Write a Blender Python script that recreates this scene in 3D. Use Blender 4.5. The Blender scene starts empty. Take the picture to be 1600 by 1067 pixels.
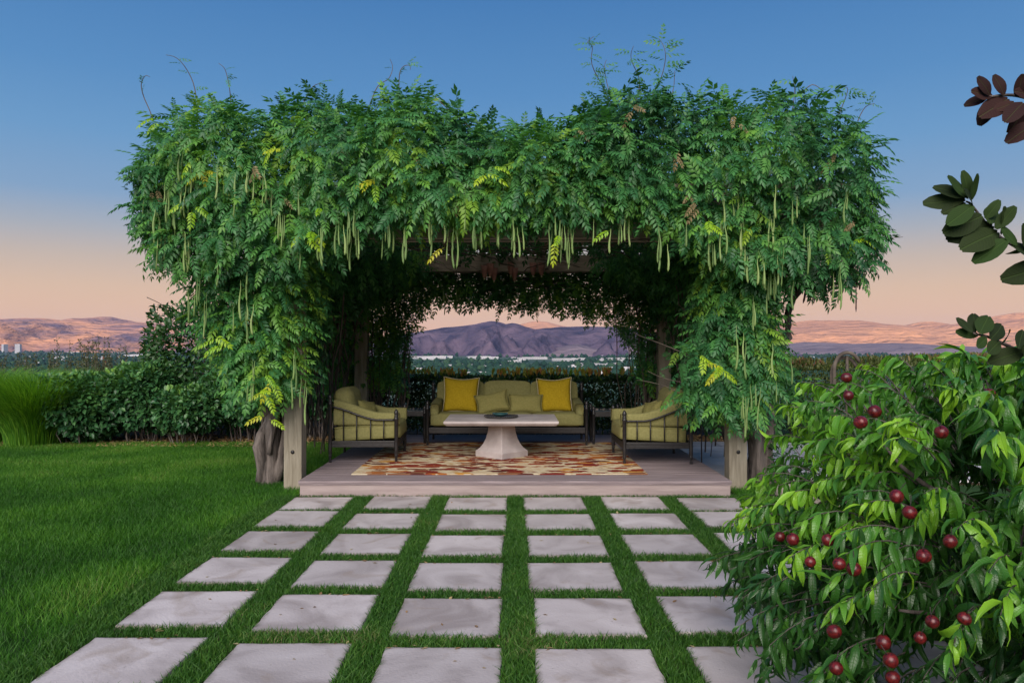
import bpy, bmesh, math, random
import numpy as np
from mathutils import Vector, Matrix, noise

rng = np.random.default_rng(11)
random.seed(11)
R = math.radians
S = bpy.context.scene
COL = S.collection

# ------------------------------------------------------------------ camera
cam_d = bpy.data.cameras.new('camera')
cam = bpy.data.objects.new('camera', cam_d)
COL.objects.link(cam)
S.camera = cam
cam.location = (0, 0, 1.6)
cam.rotation_euler = (R(90.3), 0, R(0.05))
cam_d.sensor_width = 36
cam_d.lens = 27
cam_d.clip_start = 0.05
cam_d.clip_end = 90000

# ------------------------------------------------------------------ light
SUN_EL, SUN_AZ = 34.0, 12.0         # the soft after-sunset glow of the western sky, behind the viewpoint
w = bpy.data.worlds.new('World')
S.world = w
w.use_nodes = True
nt = w.node_tree
nt.nodes.clear()
out = nt.nodes.new('ShaderNodeOutputWorld')
tc = nt.nodes.new('ShaderNodeTexCoord')
sep = nt.nodes.new('ShaderNodeSeparateXYZ')
asn = nt.nodes.new('ShaderNodeMath'); asn.operation = 'ARCSINE'
dv = nt.nodes.new('ShaderNodeMath'); dv.operation = 'DIVIDE'; dv.inputs[1].default_value = math.pi / 2
ramp = nt.nodes.new('ShaderNodeValToRGB')
ramp.color_ramp.interpolation = 'LINEAR'


def lin(c):
    return tuple(((v / 255) / 12.92 if v / 255 <= 0.04045 else ((v / 255 + 0.055) / 1.055) ** 2.4) for v in c)


stops = [(0.0, (246, 188, 150)), (0.022, (238, 193, 156)), (0.044, (222, 189, 160)), (0.066, (198, 181, 168)), (0.088, (166, 172, 182)), (0.112, (130, 161, 194)),
         (0.155, (106, 152, 196)), (0.20, (88, 139, 190)), (0.27, (70, 122, 178)), (0.45, (54, 104, 164)), (1.0, (44, 88, 148))]
els = ramp.color_ramp.elements
while len(els) < len(stops):
    els.new(0.5)
for e, (p, c) in zip(els, stops):
    e.position = p
    e.color = (*lin(c), 1)
bg = nt.nodes.new('ShaderNodeBackground')
bg.inputs[1].default_value = 1.0
L = nt.links.new
L(tc.outputs['Generated'], sep.inputs[0])
L(sep.outputs[2], asn.inputs[0]); L(asn.outputs[0], dv.inputs[0]); L(dv.outputs[0], ramp.inputs[0])
L(ramp.outputs[0], bg.inputs[0]); L(bg.outputs[0], out.inputs[0])

sun_d = bpy.data.lights.new('sun', 'SUN')
sun_d.energy = 4.8
sun_d.angle = R(55)
sun_d.color = (1.0, 0.885, 0.80)
sun = bpy.data.objects.new('sun', sun_d)
COL.objects.link(sun)
sun.location = (0, -30, 30)
sun_dir = Vector((-math.sin(R(SUN_AZ)) * math.cos(R(SUN_EL)), -math.cos(R(SUN_AZ)) * math.cos(R(SUN_EL)), math.sin(R(SUN_EL))))
sun.rotation_euler = sun_dir.to_track_quat('Z', 'Y').to_euler()

vs = S.view_settings
vs.view_transform = 'Standard'
vs.look = 'None'
vs.exposure = 0.08
vs.gamma = 1
vs.use_curve_mapping = False
S.cycles.use_denoising = True
S.cycles.max_bounces = 7
S.cycles.diffuse_bounces = 4
S.cycles.transmission_bounces = 4
S.cycles.transparent_max_bounces = 6
S.cycles.volume_bounces = 0
S.cycles.caustics_reflective = False
S.cycles.caustics_refractive = False


# ------------------------------------------------------------------ helpers
def P(px, py, Y):
    return Vector(((px - 801) / 1200 * Y, Y, 1.6 - (py - 540) / 1200 * Y))


def tag(o, label=None, cat=None, group=None, kind=None):
    if label: o['label'] = label
    if cat: o['category'] = cat
    if group: o['group'] = group
    if kind: o['kind'] = kind
    return o


def thing(name, label, cat, loc=(0, 0, 0), rz=0, group=None):
    o = bpy.data.objects.new(name, None)
    COL.objects.link(o)
    o.location = loc
    o.rotation_euler = (0, 0, rz)
    o.empty_display_size = 0.2
    return tag(o, label, cat, group)


def link(name, me, mat=None, parent=None, loc=None):
    o = bpy.data.objects.new(name, me)
    COL.objects.link(o)
    if mat is not None and not me.materials:
        me.materials.append(mat)
    if parent is not None:
        o.parent = parent
        o.matrix_parent_inverse = Matrix.Identity(4)
    if loc is not None:
        o.location = loc
    return o


def big(name, V, F, smooth=False, attrs=None):
    """mesh from numpy arrays, F is (m,k)"""
    me = bpy.data.meshes.new(name)
    V = np.ascontiguousarray(V, dtype=np.float32)
    F = np.ascontiguousarray(F, dtype=np.int32)
    me.vertices.add(len(V)); me.vertices.foreach_set('co', V.ravel())
    me.loops.add(F.size); me.loops.foreach_set('vertex_index', F.ravel())
    me.polygons.add(len(F))
    me.polygons.foreach_set('loop_start', np.arange(0, F.size, F.shape[1], dtype=np.int32))
    if smooth:
        me.polygons.foreach_set('use_smooth', np.ones(len(F), dtype=bool))
    for k, a in (attrs or {}).items():
        at = me.attributes.new(k, 'FLOAT', 'POINT')
        at.data.foreach_set('value', np.ascontiguousarray(a, dtype=np.float32))
    me.update(calc_edges=True)
    return me


class MB:
    def __init__(s):
        s.v = []; s.f = []; s.sm = []

    def add(s, vs_, fs_, smooth=False):
        b = len(s.v)
        s.v += [tuple(q) for q in vs_]
        s.f += [tuple(b + i for i in f) for f in fs_]
        s.sm += [smooth] * len(fs_)

    def box(s, a, b, bev=0.0):
        (x0, y0, z0), (x1, y1, z1) = a, b
        if bev <= 0:
            vv = [(x, y, z) for z in (z0, z1) for y in (y0, y1) for x in (x0, x1)]
            s.add(vv, [(0, 2, 3, 1), (4, 5, 7, 6), (0, 1, 5, 4), (2, 6, 7, 3), (0, 4, 6, 2), (1, 3, 7, 5)])
            return
        bm = bmesh.new()
        bmesh.ops.create_cube(bm, size=1)
        for q in bm.verts:
            q.co = Vector(((x0 + x1) / 2 + q.co.x * (x1 - x0), (y0 + y1) / 2 + q.co.y * (y1 - y0), (z0 + z1) / 2 + q.co.z * (z1 - z0)))
        bmesh.ops.bevel(bm, geom=bm.edges[:], offset=bev, segments=2, affect='EDGES', profile=0.5)
        bm.verts.index_update()
        s.add([q.co for q in bm.verts], [[q.index for q in f.verts] for f in bm.faces])
        bm.free()

    def tube(s, pts, rad, n=8, cap=True):
        pts = [Vector(p) for p in pts]
        rad = [rad] * len(pts) if isinstance(rad, (int, float)) else rad
        base = len(s.v)
        up = Vector((0.13, 0.29, 0.95))
        for i, p in enumerate(pts):
            t = (pts[min(i + 1, len(pts) - 1)] - pts[max(i - 1, 0)]).normalized()
            if abs(t.dot(up)) > 0.97: up = Vector((0.9, 0.4, 0.1))
            x = t.cross(up).normalized(); y = x.cross(t).normalized()
            for k in range(n):
                a = 2 * math.pi * k / n
                s.v.append(tuple(p + (x * math.cos(a) + y * math.sin(a)) * rad[i]))
        for i in range(len(pts) - 1):
            for k in range(n):
                a, b = base + i * n + k, base + i * n + (k + 1) % n
                s.f.append((a, b, b + n, a + n)); s.sm.append(True)
        if cap:
            s.f.append(tuple(base + k for k in reversed(range(n)))); s.sm.append(False)
            e = base + (len(pts) - 1) * n
            s.f.append(tuple(e + k for k in range(n))); s.sm.append(False)

    def lathe(s, prof, n=12, c=(0, 0, 0), smooth=True):
        base = len(s.v)
        for r, z in prof:
            for k in range(n):
                a = 2 * math.pi * k / n
                s.v.append((c[0] + r * math.cos(a), c[1] + r * math.sin(a), c[2] + z))
        for i in range(len(prof) - 1):
            for k in range(n):
                a, b = base + i * n + k, base + i * n + (k + 1) % n
                s.f.append((a, b, b + n, a + n)); s.sm.append(smooth)
        s.f.append(tuple(base + k for k in reversed(range(n)))); s.sm.append(False)
        e = base + (len(prof) - 1) * n
        s.f.append(tuple(e + k for k in range(n))); s.sm.append(False)

    def mesh(s, name):
        me = bpy.data.meshes.new(name)
        me.from_pydata(s.v, [], s.f)
        me.polygons.foreach_set('use_smooth', s.sm)
        me.update()
        return me

    def build(s, name, mat, parent=None, loc=None):
        return link(name, s.mesh(name), mat, parent, loc)


def unit(a):
    return a / np.maximum(np.linalg.norm(a, axis=-1, keepdims=True), 1e-9)


def basis(d, n):
    """columns x, d, n' from leaf direction and leaf normal (arrays)"""
    d = unit(d)
    n = n - (n * d).sum(-1, keepdims=True) * d
    n = unit(n)
    x = np.cross(d, n)
    return np.stack([x, d, n], axis=-1)


def scatter(tv, tf, pos, M, sc, rnd):
    """one template many times -> V, F, attr"""
    m, n = len(pos), len(tv)
    V = np.einsum('mij,nj->mni', M, tv) * np.asarray(sc).reshape(-1, 1, 1) + pos[:, None, :]
    F = (tf[None] + (np.arange(m) * n)[:, None, None])
    return V.reshape(-1, 3), F.reshape(-1, tf.shape[1]), np.repeat(rnd, n)


def veins(m, wmax):
    """midrib and side veins on a leaf from its own coordinates lx, ly"""
    t = m.node_tree
    b = t.nodes['Principled BSDF']
    N, k = t.nodes.new, t.links.new
    ax = N('ShaderNodeAttribute'); ax.attribute_name = 'lx'
    ay = N('ShaderNodeAttribute'); ay.attribute_name = 'ly'
    ab = N('ShaderNodeMath'); ab.operation = 'ABSOLUTE'; k(ax.outputs['Fac'], ab.inputs[0])
    rib = N('ShaderNodeMapRange'); rib.inputs[1].default_value = wmax * 0.09; rib.inputs[2].default_value = wmax * 0.02; k(ab.outputs[0], rib.inputs[0])
    sl = N('ShaderNodeMath'); sl.operation = 'MULTIPLY_ADD'; sl.inputs[1].default_value = -0.75; k(ab.outputs[0], sl.inputs[0]); k(ay.outputs['Fac'], sl.inputs[2])
    sn = N('ShaderNodeMath'); sn.operation = 'MULTIPLY'; sn.inputs[1].default_value = 75; k(sl.outputs[0], sn.inputs[0])
    s2 = N('ShaderNodeMath'); s2.operation = 'SINE'; k(sn.outputs[0], s2.inputs[0])
    vr = N('ShaderNodeMapRange'); vr.inputs[1].default_value = 0.75; vr.inputs[2].default_value = 1.0; vr.inputs[4].default_value = 0.45; k(s2.outputs[0], vr.inputs[0])
    mxm = N('ShaderNodeMath'); mxm.operation = 'MAXIMUM'; k(rib.outputs[0], mxm.inputs[0]); k(vr.outputs[0], mxm.inputs[1])
    old = b.inputs['Base Color'].links[0].from_socket
    gm = N('ShaderNodeMixRGB'); gm.blend_type = 'ADD'; gm.inputs[2].default_value = (0.02, 0.035, 0.01, 1)
    k(mxm.outputs[0], gm.inputs[0]); k(old, gm.inputs[1]); k(gm.outputs[0], b.inputs['Base Color'])
    bp = N('ShaderNodeBump'); bp.inputs['Strength'].default_value = 0.5; bp.inputs['Distance'].default_value = 0.004; bp.invert = True
    k(mxm.outputs[0], bp.inputs['Height']); k(bp.outputs[0], b.inputs['Normal'])


def merge(parts):
    Vs, Fs, As, o = [], [], [], 0
    for V, F, A in parts:
        Vs.append(V); Fs.append(F + o); As.append(A); o += len(V)
    return np.concatenate(Vs), np.concatenate(Fs), np.concatenate(As)


def nz(p, s=1.0, seed=0.0):
    return np.array([noise.noise(Vector((q[0] * s + seed, q[1] * s - seed, q[2] * s + 2 * seed))) for q in p])


# ------------------------------------------------------------------ materials
def new_mat(name):
    m = bpy.data.materials.new(name)
    m.use_nodes = True
    return m, m.node_tree, m.node_tree.nodes['Principled BSDF']


def mat_noise(name, c1, c2, scale=8, rough=0.7, bump=0.0, bscale=None, detail=6, spec=0.5, stretch=(1, 1, 1), c3=None, metal=0, dist=0.0, objvar=0.0):
    m, t, b = new_mat(name)
    co = t.nodes.new('ShaderNodeTexCoord'); mp = t.nodes.new('ShaderNodeMapping')
    mp.inputs['Scale'].default_value = stretch
    n = t.nodes.new('ShaderNodeTexNoise'); n.inputs['Scale'].default_value = scale; n.inputs['Detail'].default_value = detail
    n.inputs['Distortion'].default_value = dist
    r = t.nodes.new('ShaderNodeValToRGB')
    r.color_ramp.elements[0].position = 0.32; r.color_ramp.elements[0].color = (*c1, 1)
    r.color_ramp.elements[1].position = 0.68; r.color_ramp.elements[1].color = (*c2, 1)
    if c3:
        e = r.color_ramp.elements.new(0.5); e.color = (*c3, 1)
    t.links.new(co.outputs['Object'], mp.inputs[0]); t.links.new(mp.outputs[0], n.inputs[0])
    t.links.new(n.outputs[0], r.inputs[0])
    colr = r.outputs[0]
    if objvar:
        oi = t.nodes.new('ShaderNodeObjectInfo'); mr = t.nodes.new('ShaderNodeMapRange')
        mr.inputs[3].default_value = 1 - objvar; mr.inputs[4].default_value = 1 + objvar
        hv = t.nodes.new('ShaderNodeHueSaturation')
        t.links.new(oi.outputs['Random'], mr.inputs[0]); t.links.new(mr.outputs[0], hv.inputs['Value'])
        t.links.new(colr, hv.inputs['Color']); colr = hv.outputs[0]
        ad = t.nodes.new('ShaderNodeVectorMath'); ad.operation = 'ADD'
        sc_ = t.nodes.new('ShaderNodeVectorMath'); sc_.operation = 'SCALE'; sc_.inputs[3].default_value = 37.0
        cb = t.nodes.new('ShaderNodeCombineXYZ')
        for i in range(3): t.links.new(oi.outputs['Random'], cb.inputs[i])
        t.links.new(cb.outputs[0], sc_.inputs[0]); t.links.new(mp.outputs[0], ad.inputs[0]); t.links.new(sc_.outputs[0], ad.inputs[1])
        t.links.new(ad.outputs[0], n.inputs[0])
    t.links.new(colr, b.inputs['Base Color'])
    b.inputs['Roughness'].default_value = rough
    b.inputs['Specular IOR Level'].default_value = spec
    b.inputs['Metallic'].default_value = metal
    if bump:
        n2 = t.nodes.new('ShaderNodeTexNoise'); n2.inputs['Scale'].default_value = bscale or scale * 4; n2.inputs['Detail'].default_value = 5
        bp = t.nodes.new('ShaderNodeBump'); bp.inputs['Strength'].default_value = bump; bp.inputs['Distance'].default_value = 0.02
        t.links.new(mp.outputs[0], n2.inputs[0]); t.links.new(n2.outputs[0], bp.inputs['Height']); t.links.new(bp.outputs[0], b.inputs['Normal'])
    return m


def leaf_mat(name, stops_, trans=0.3, rough=0.45, obj=False, spec=0.4, tcol=None):
    """stops over a random 0..1 per leaf; obj: Object Info random instead of the mesh attribute"""
    m, t, b = new_mat(name)
    if obj:
        a = t.nodes.new('ShaderNodeObjectInfo'); o_ = a.outputs['Random']
    else:
        a = t.nodes.new('ShaderNodeAttribute'); a.attribute_name = 'rnd'; o_ = a.outputs['Fac']
    r = t.nodes.new('ShaderNodeValToRGB')
    el = r.color_ramp.elements
    while len(el) < len(stops_): el.new(0.5)
    for e, (p, c) in zip(el, stops_):
        e.position = p; e.color = (*c, 1)
    t.links.new(o_, r.inputs[0]); t.links.new(r.outputs[0], b.inputs['Base Color'])
    b.inputs['Roughness'].default_value = rough
    b.inputs['Specular IOR Level'].default_value = spec
    if trans > 0:
        tr = t.nodes.new('ShaderNodeBsdfTranslucent')
        hs = t.nodes.new('ShaderNodeMixRGB'); hs.blend_type = 'MULTIPLY'; hs.inputs[0].default_value = 1
        hs.inputs[2].default_value = (*(tcol or (1.6, 1.5, 0.6)), 1)
        t.links.new(r.outputs[0], hs.inputs[1]); t.links.new(hs.outputs[0], tr.inputs[0])
        mx = t.nodes.new('ShaderNodeMixShader'); mx.inputs[0].default_value = trans
        t.links.new(b.outputs[0], mx.inputs[1]); t.links.new(tr.outputs[0], mx.inputs[2])
        t.links.new(mx.outputs[0], t.nodes['Material Output'].inputs[0])
    return m


M = {}
M['soil'] = mat_noise('soil', (0.035, 0.025, 0.018), (0.10, 0.075, 0.05), 9, 0.95, 0.6, 40, spec=0.08)
M['timber'] = mat_noise('weathered_timber', (0.20, 0.175, 0.125), (0.33, 0.30, 0.23), 3, 0.8, 0.35, 9, stretch=(8, 8, 0.8), dist=0.6, objvar=0.08)
M['timber_h'] = mat_noise('weathered_beam', (0.22, 0.18, 0.14), (0.36, 0.31, 0.25), 3, 0.8, 0.35, 9, stretch=(0.8, 8, 8), dist=0.6, objvar=0.08)
M['timber_r'] = mat_noise('weathered_rafter', (0.22, 0.18, 0.14), (0.36, 0.31, 0.25), 3, 0.8, 0.35, 9, stretch=(8, 0.8, 8), dist=0.6, objvar=0.08)
M['deck'] = mat_noise('deck_board', (0.17, 0.135, 0.14), (0.28, 0.23, 0.235), 4, 0.65, 0.3, 30, stretch=(0.7, 9, 9), objvar=0.10)
M['fascia'] = mat_noise('deck_fascia', (0.25, 0.20, 0.19), (0.36, 0.295, 0.28), 3, 0.7, 0.2, 30, stretch=(0.6, 5, 5))
M['paver'] = mat_noise('stone_paver', (0.29, 0.255, 0.245), (0.51, 0.47, 0.46), 2.2, 0.85, 0.16, 70, detail=12, c3=(0.43, 0.39, 0.38), dist=0.9, objvar=0.13)
def paver_wear(m):
    t = m.node_tree; b = t.nodes['Principled BSDF']; N, k = t.nodes.new, t.links.new
    co = N('ShaderNodeTexCoord'); sp = N('ShaderNodeSeparateXYZ'); k(co.outputs['Object'], sp.inputs[0])
    ms = []
    for i in (0, 1):
        a_ = N('ShaderNodeMath'); a_.operation = 'ABSOLUTE'; k(sp.outputs[i], a_.inputs[0]); ms.append(a_)
    mx_ = N('ShaderNodeMath'); mx_.operation = 'MAXIMUM'; k(ms[0].outputs[0], mx_.inputs[0]); k(ms[1].outputs[0], mx_.inputs[1])
    oi = N('ShaderNodeObjectInfo')
    ad = N('ShaderNodeVectorMath'); ad.operation = 'ADD'; cb = N('ShaderNodeCombineXYZ')
    sc_ = N('ShaderNodeMath'); sc_.operation = 'MULTIPLY'; sc_.inputs[1].default_value = 53; k(oi.outputs['Random'], sc_.inputs[0])
    k(sc_.outputs[0], cb.inputs[0]); k(sc_.outputs[0], cb.inputs[1]); k(co.outputs['Object'], ad.inputs[0]); k(cb.outputs[0], ad.inputs[1])
    n1 = N('ShaderNodeTexNoise'); n1.inputs['Scale'].default_value = 9; n1.inputs['Detail'].default_value = 6; k(ad.outputs[0], n1.inputs[0])
    ma = N('ShaderNodeMath'); ma.operation = 'MULTIPLY_ADD'; ma.inputs[1].default_value = 0.10; k(n1.outputs[0], ma.inputs[0]); k(mx_.outputs[0], ma.inputs[2])
    mr = N('ShaderNodeMapRange'); mr.inputs[1].default_value = 0.325; mr.inputs[2].default_value = 0.37; mr.inputs[4].default_value = 0.75; k(ma.outputs[0], mr.inputs[0])
    n2 = N('ShaderNodeTexNoise'); n2.inputs['Scale'].default_value = 3.1; n2.inputs['Detail'].default_value = 9; n2.inputs['Distortion'].default_value = 1.5; k(ad.outputs[0], n2.inputs[0])
    m2 = N('ShaderNodeMapRange'); m2.inputs[1].default_value = 0.58; m2.inputs[2].default_value = 0.74; m2.inputs[4].default_value = 0.55; k(n2.outputs[0], m2.inputs[0])
    n3 = N('ShaderNodeTexNoise'); n3.inputs['Scale'].default_value = 55; n3.inputs['Detail'].default_value = 4; k(ad.outputs[0], n3.inputs[0])
    m3 = N('ShaderNodeMapRange'); m3.inputs[1].default_value = 0.66; m3.inputs[2].default_value = 0.72; m3.inputs[4].default_value = 0.5; k(n3.outputs[0], m3.inputs[0])
    old = b.inputs['Base Color'].links[0].from_socket
    for fac, c in ((m2, (0.27, 0.21, 0.16, 1)), (m3, (0.20, 0.17, 0.15, 1)), (mr, (0.12, 0.105, 0.07, 1))):
        g = N('ShaderNodeMixRGB'); k(fac.outputs[0], g.inputs[0]); k(old, g.inputs[1]); g.inputs[2].default_value = c; old = g.outputs[0]
    k(old, b.inputs['Base Color'])


paver_wear(M['paver'])
M['flag'] = mat_noise('flagstone', (0.38, 0.38, 0.39), (0.54, 0.53, 0.53), 3, 0.8, 0.25, 50, detail=8, spec=0.2, objvar=0.08)
M['rock'] = mat_noise('boulder_rock', (0.16, 0.14, 0.12), (0.40, 0.36, 0.30), 5, 0.9, 0.7, 22, detail=10)
M['stone'] = mat_noise('cast_stone', (0.36, 0.32, 0.31), (0.50, 0.455, 0.44), 5, 0.75, 0.25, 45, detail=9)
M['metal'] = mat_noise('black_iron', (0.010, 0.010, 0.011), (0.022, 0.021, 0.022), 30, 0.38, 0.1, 120)
M['fabric'] = mat_noise('olive_fabric', (0.20, 0.195, 0.075), (0.26, 0.25, 0.10), 45, 0.95, 0.25, 420, spec=0.15, objvar=0.05)
M['fabric2'] = mat_noise('olive_pillow_fabric', (0.21, 0.20, 0.065), (0.27, 0.25, 0.09), 45, 0.95, 0.25, 420, spec=0.15, objvar=0.06)
M['mustard'] = mat_noise('mustard_fabric', (0.36, 0.25, 0.012), (0.46, 0.33, 0.02), 45, 0.95, 0.25, 420, spec=0.15)
M['piping'] = mat_noise('cream_piping', (0.46, 0.42, 0.25), (0.55, 0.5, 0.32), 40, 0.9)
M['bark'] = mat_noise('vine_bark', (0.045, 0.038, 0.034), (0.21, 0.18, 0.16), 3.5, 0.95, 0.9, 12, stretch=(4, 4, 0.7), detail=9, dist=0.8)
M['twig'] = mat_noise('twig_bark', (0.045, 0.036, 0.03), (0.15, 0.125, 0.10), 8, 0.95)
M['fruit_bark'] = mat_noise('fruit_tree_bark', (0.035, 0.03, 0.027), (0.13, 0.11, 0.10), 14, 0.9, 0.8, 30, detail=8)
M['terracotta'] = mat_noise('terracotta', (0.28, 0.13, 0.10), (0.42, 0.21, 0.17), 12, 0.85, 0.2, 40)
M['glass_dark'] = mat_noise('dark_table_top', (0.03, 0.045, 0.055), (0.06, 0.08, 0.09), 6, 0.12)
M['tray'] = mat_noise('dark_tray', (0.03, 0.028, 0.028), (0.07, 0.065, 0.06), 40, 0.4, 0.4, 90)
M['teal'] = mat_noise('teal_glaze', (0.02, 0.07, 0.075), (0.04, 0.11, 0.11), 8, 0.2)
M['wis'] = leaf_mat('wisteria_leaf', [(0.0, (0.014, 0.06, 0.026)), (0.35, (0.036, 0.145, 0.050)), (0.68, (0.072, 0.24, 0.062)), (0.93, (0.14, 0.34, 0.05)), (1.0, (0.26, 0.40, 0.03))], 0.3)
M['wis_o'] = leaf_mat('wisteria_leaf_single', [(0.0, (0.03, 0.12, 0.045)), (0.5, (0.058, 0.205, 0.06)), (1.0, (0.115, 0.29, 0.055))], 0.3, obj=True)
M['wis_y'] = leaf_mat('wisteria_young_leaf', [(0.0, (0.20, 0.42, 0.015)), (0.7, (0.34, 0.52, 0.02)), (1.0, (0.48, 0.48, 0.03))], 0.35, obj=True)
M['wis_d'] = leaf_mat('wisteria_dry_leaf', [(0.0, (0.22, 0.17, 0.08)), (1.0, (0.34, 0.27, 0.15))], 0.2, 0.8, obj=True)
M['pod'] = leaf_mat('green_pod', [(0.0, (0.11, 0.19, 0.055)), (0.6, (0.17, 0.27, 0.08)), (1.0, (0.24, 0.33, 0.11))], 0.0, 0.55, obj=True)
M['pod_dark'] = leaf_mat('dry_pod', [(0.0, (0.06, 0.025, 0.03)), (1.0, (0.10, 0.045, 0.05))], 0.0, 0.7, obj=True)
M['hedge'] = leaf_mat('hedge_leaf', [(0.0, (0.012, 0.03, 0.012)), (0.6, (0.022, 0.055, 0.016)), (0.9, (0.07, 0.16, 0.02)), (1.0, (0.12, 0.22, 0.025))], 0.15, 0.35)
M['redtip'] = leaf_mat('red_tip_leaf', [(0.0, (0.16, 0.30, 0.03)), (0.5, (0.42, 0.34, 0.06)), (1.0, (0.52, 0.15, 0.06))], 0.3, 0.4)
M['hedge2'] = leaf_mat('olive_hedge_leaf', [(0.0, (0.05, 0.075, 0.02)), (0.6, (0.10, 0.135, 0.035)), (0.9, (0.17, 0.18, 0.05)), (1.0, (0.24, 0.12, 0.07))], 0.25)
M['shrub'] = leaf_mat('shrub_leaf', [(0.0, (0.018, 0.07, 0.028)), (0.4, (0.048, 0.15, 0.052)), (0.7, (0.10, 0.24, 0.065)), (1.0, (0.20, 0.37, 0.05))], 0.2, 0.35)
M['tall'] = leaf_mat('tall_shrub_leaf', [(0.0, (0.025, 0.075, 0.025)), (0.6, (0.045, 0.12, 0.035)), (1.0, (0.085, 0.19, 0.035))], 0.25, 0.35)
M['weed'] = leaf_mat('wild_brush_leaf', [(0.0, (0.06, 0.075, 0.03)), (0.7, (0.11, 0.12, 0.05)), (0.95, (0.15, 0.13, 0.06)), (1.0, (0.22, 0.06, 0.03))], 0.2, 0.6)
M['orn'] = leaf_mat('ornamental_grass_blade', [(0.0, (0.05, 0.16, 0.018)), (0.6, (0.11, 0.29, 0.025)), (1.0, (0.22, 0.42, 0.05))], 0.4, 0.5)
M['lawn'] = leaf_mat('lawn_blade', [(0.0, (0.022, 0.085, 0.010)), (0.55, (0.052, 0.18, 0.015)), (0.9, (0.125, 0.30, 0.028)), (1.0, (0.22, 0.24, 0.09))], 0.3, 0.5, spec=0.25)
M['turf'] = leaf_mat('path_turf_blade', [(0.0, (0.026, 0.085, 0.014)), (0.6, (0.045, 0.14, 0.018)), (0.88, (0.09, 0.21, 0.03)), (1.0, (0.2, 0.2, 0.09))], 0.3, 0.5, spec=0.25)
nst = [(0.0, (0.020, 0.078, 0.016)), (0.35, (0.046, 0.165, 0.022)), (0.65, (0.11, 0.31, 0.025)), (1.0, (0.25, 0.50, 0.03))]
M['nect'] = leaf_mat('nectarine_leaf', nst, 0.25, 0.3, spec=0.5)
M['nect_o'] = leaf_mat('nectarine_leaf_single', nst, 0.25, 0.3, obj=True, spec=0.5)
M['smoke'] = leaf_mat('smokebush_leaf', [(0.0, (0.018, 0.030, 0.012)), (0.6, (0.028, 0.045, 0.015)), (1.0, (0.030, 0.065, 0.016))], 0.22, 0.65, obj=True, spec=0.12, tcol=(1.2, 1.1, 0.8))
M['smoke_p'] = leaf_mat('smokebush_purple_leaf', [(0.0, (0.030, 0.014, 0.016)), (1.0, (0.05, 0.022, 0.02))], 0.2, 0.65, obj=True, spec=0.12, tcol=(1.2, 0.9, 0.9))
veins(M['nect'], 0.105); veins(M['nect_o'], 0.105); veins(M['smoke'], 0.26); veins(M['smoke_p'], 0.26)
M['nectarine'] = mat_noise('nectarine_skin', (0.03, 0.003, 0.006), (0.15, 0.012, 0.012), 2.2, 0.34, 0.03, 40, objvar=0.25)
M['litter'] = leaf_mat('dry_leaf', [(0.0, (0.16, 0.09, 0.04)), (0.6, (0.32, 0.2, 0.09)), (1.0, (0.38, 0.32, 0.16))], 0.1, 0.8)
M['white_b'] = mat_noise('pale_building', (0.40, 0.40, 0.42), (0.55, 0.54, 0.55), 0.02, 0.8, objvar=0.2)
M['roof_b'] = mat_noise('building_roof', (0.34, 0.32, 0.32), (0.6, 0.58, 0.57), 0.02, 0.8, objvar=0.25)
M['win_b'] = mat_noise('building_window', (0.03, 0.04, 0.06), (0.06, 0.07, 0.09), 0.05, 0.2)
M['town_tree'] = leaf_mat('valley_tree', [(0.0, (0.012, 0.04, 0.028)), (0.6, (0.022, 0.06, 0.036)), (1.0, (0.04, 0.085, 0.04))], 0.0, 0.9, spec=0.1)


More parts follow.
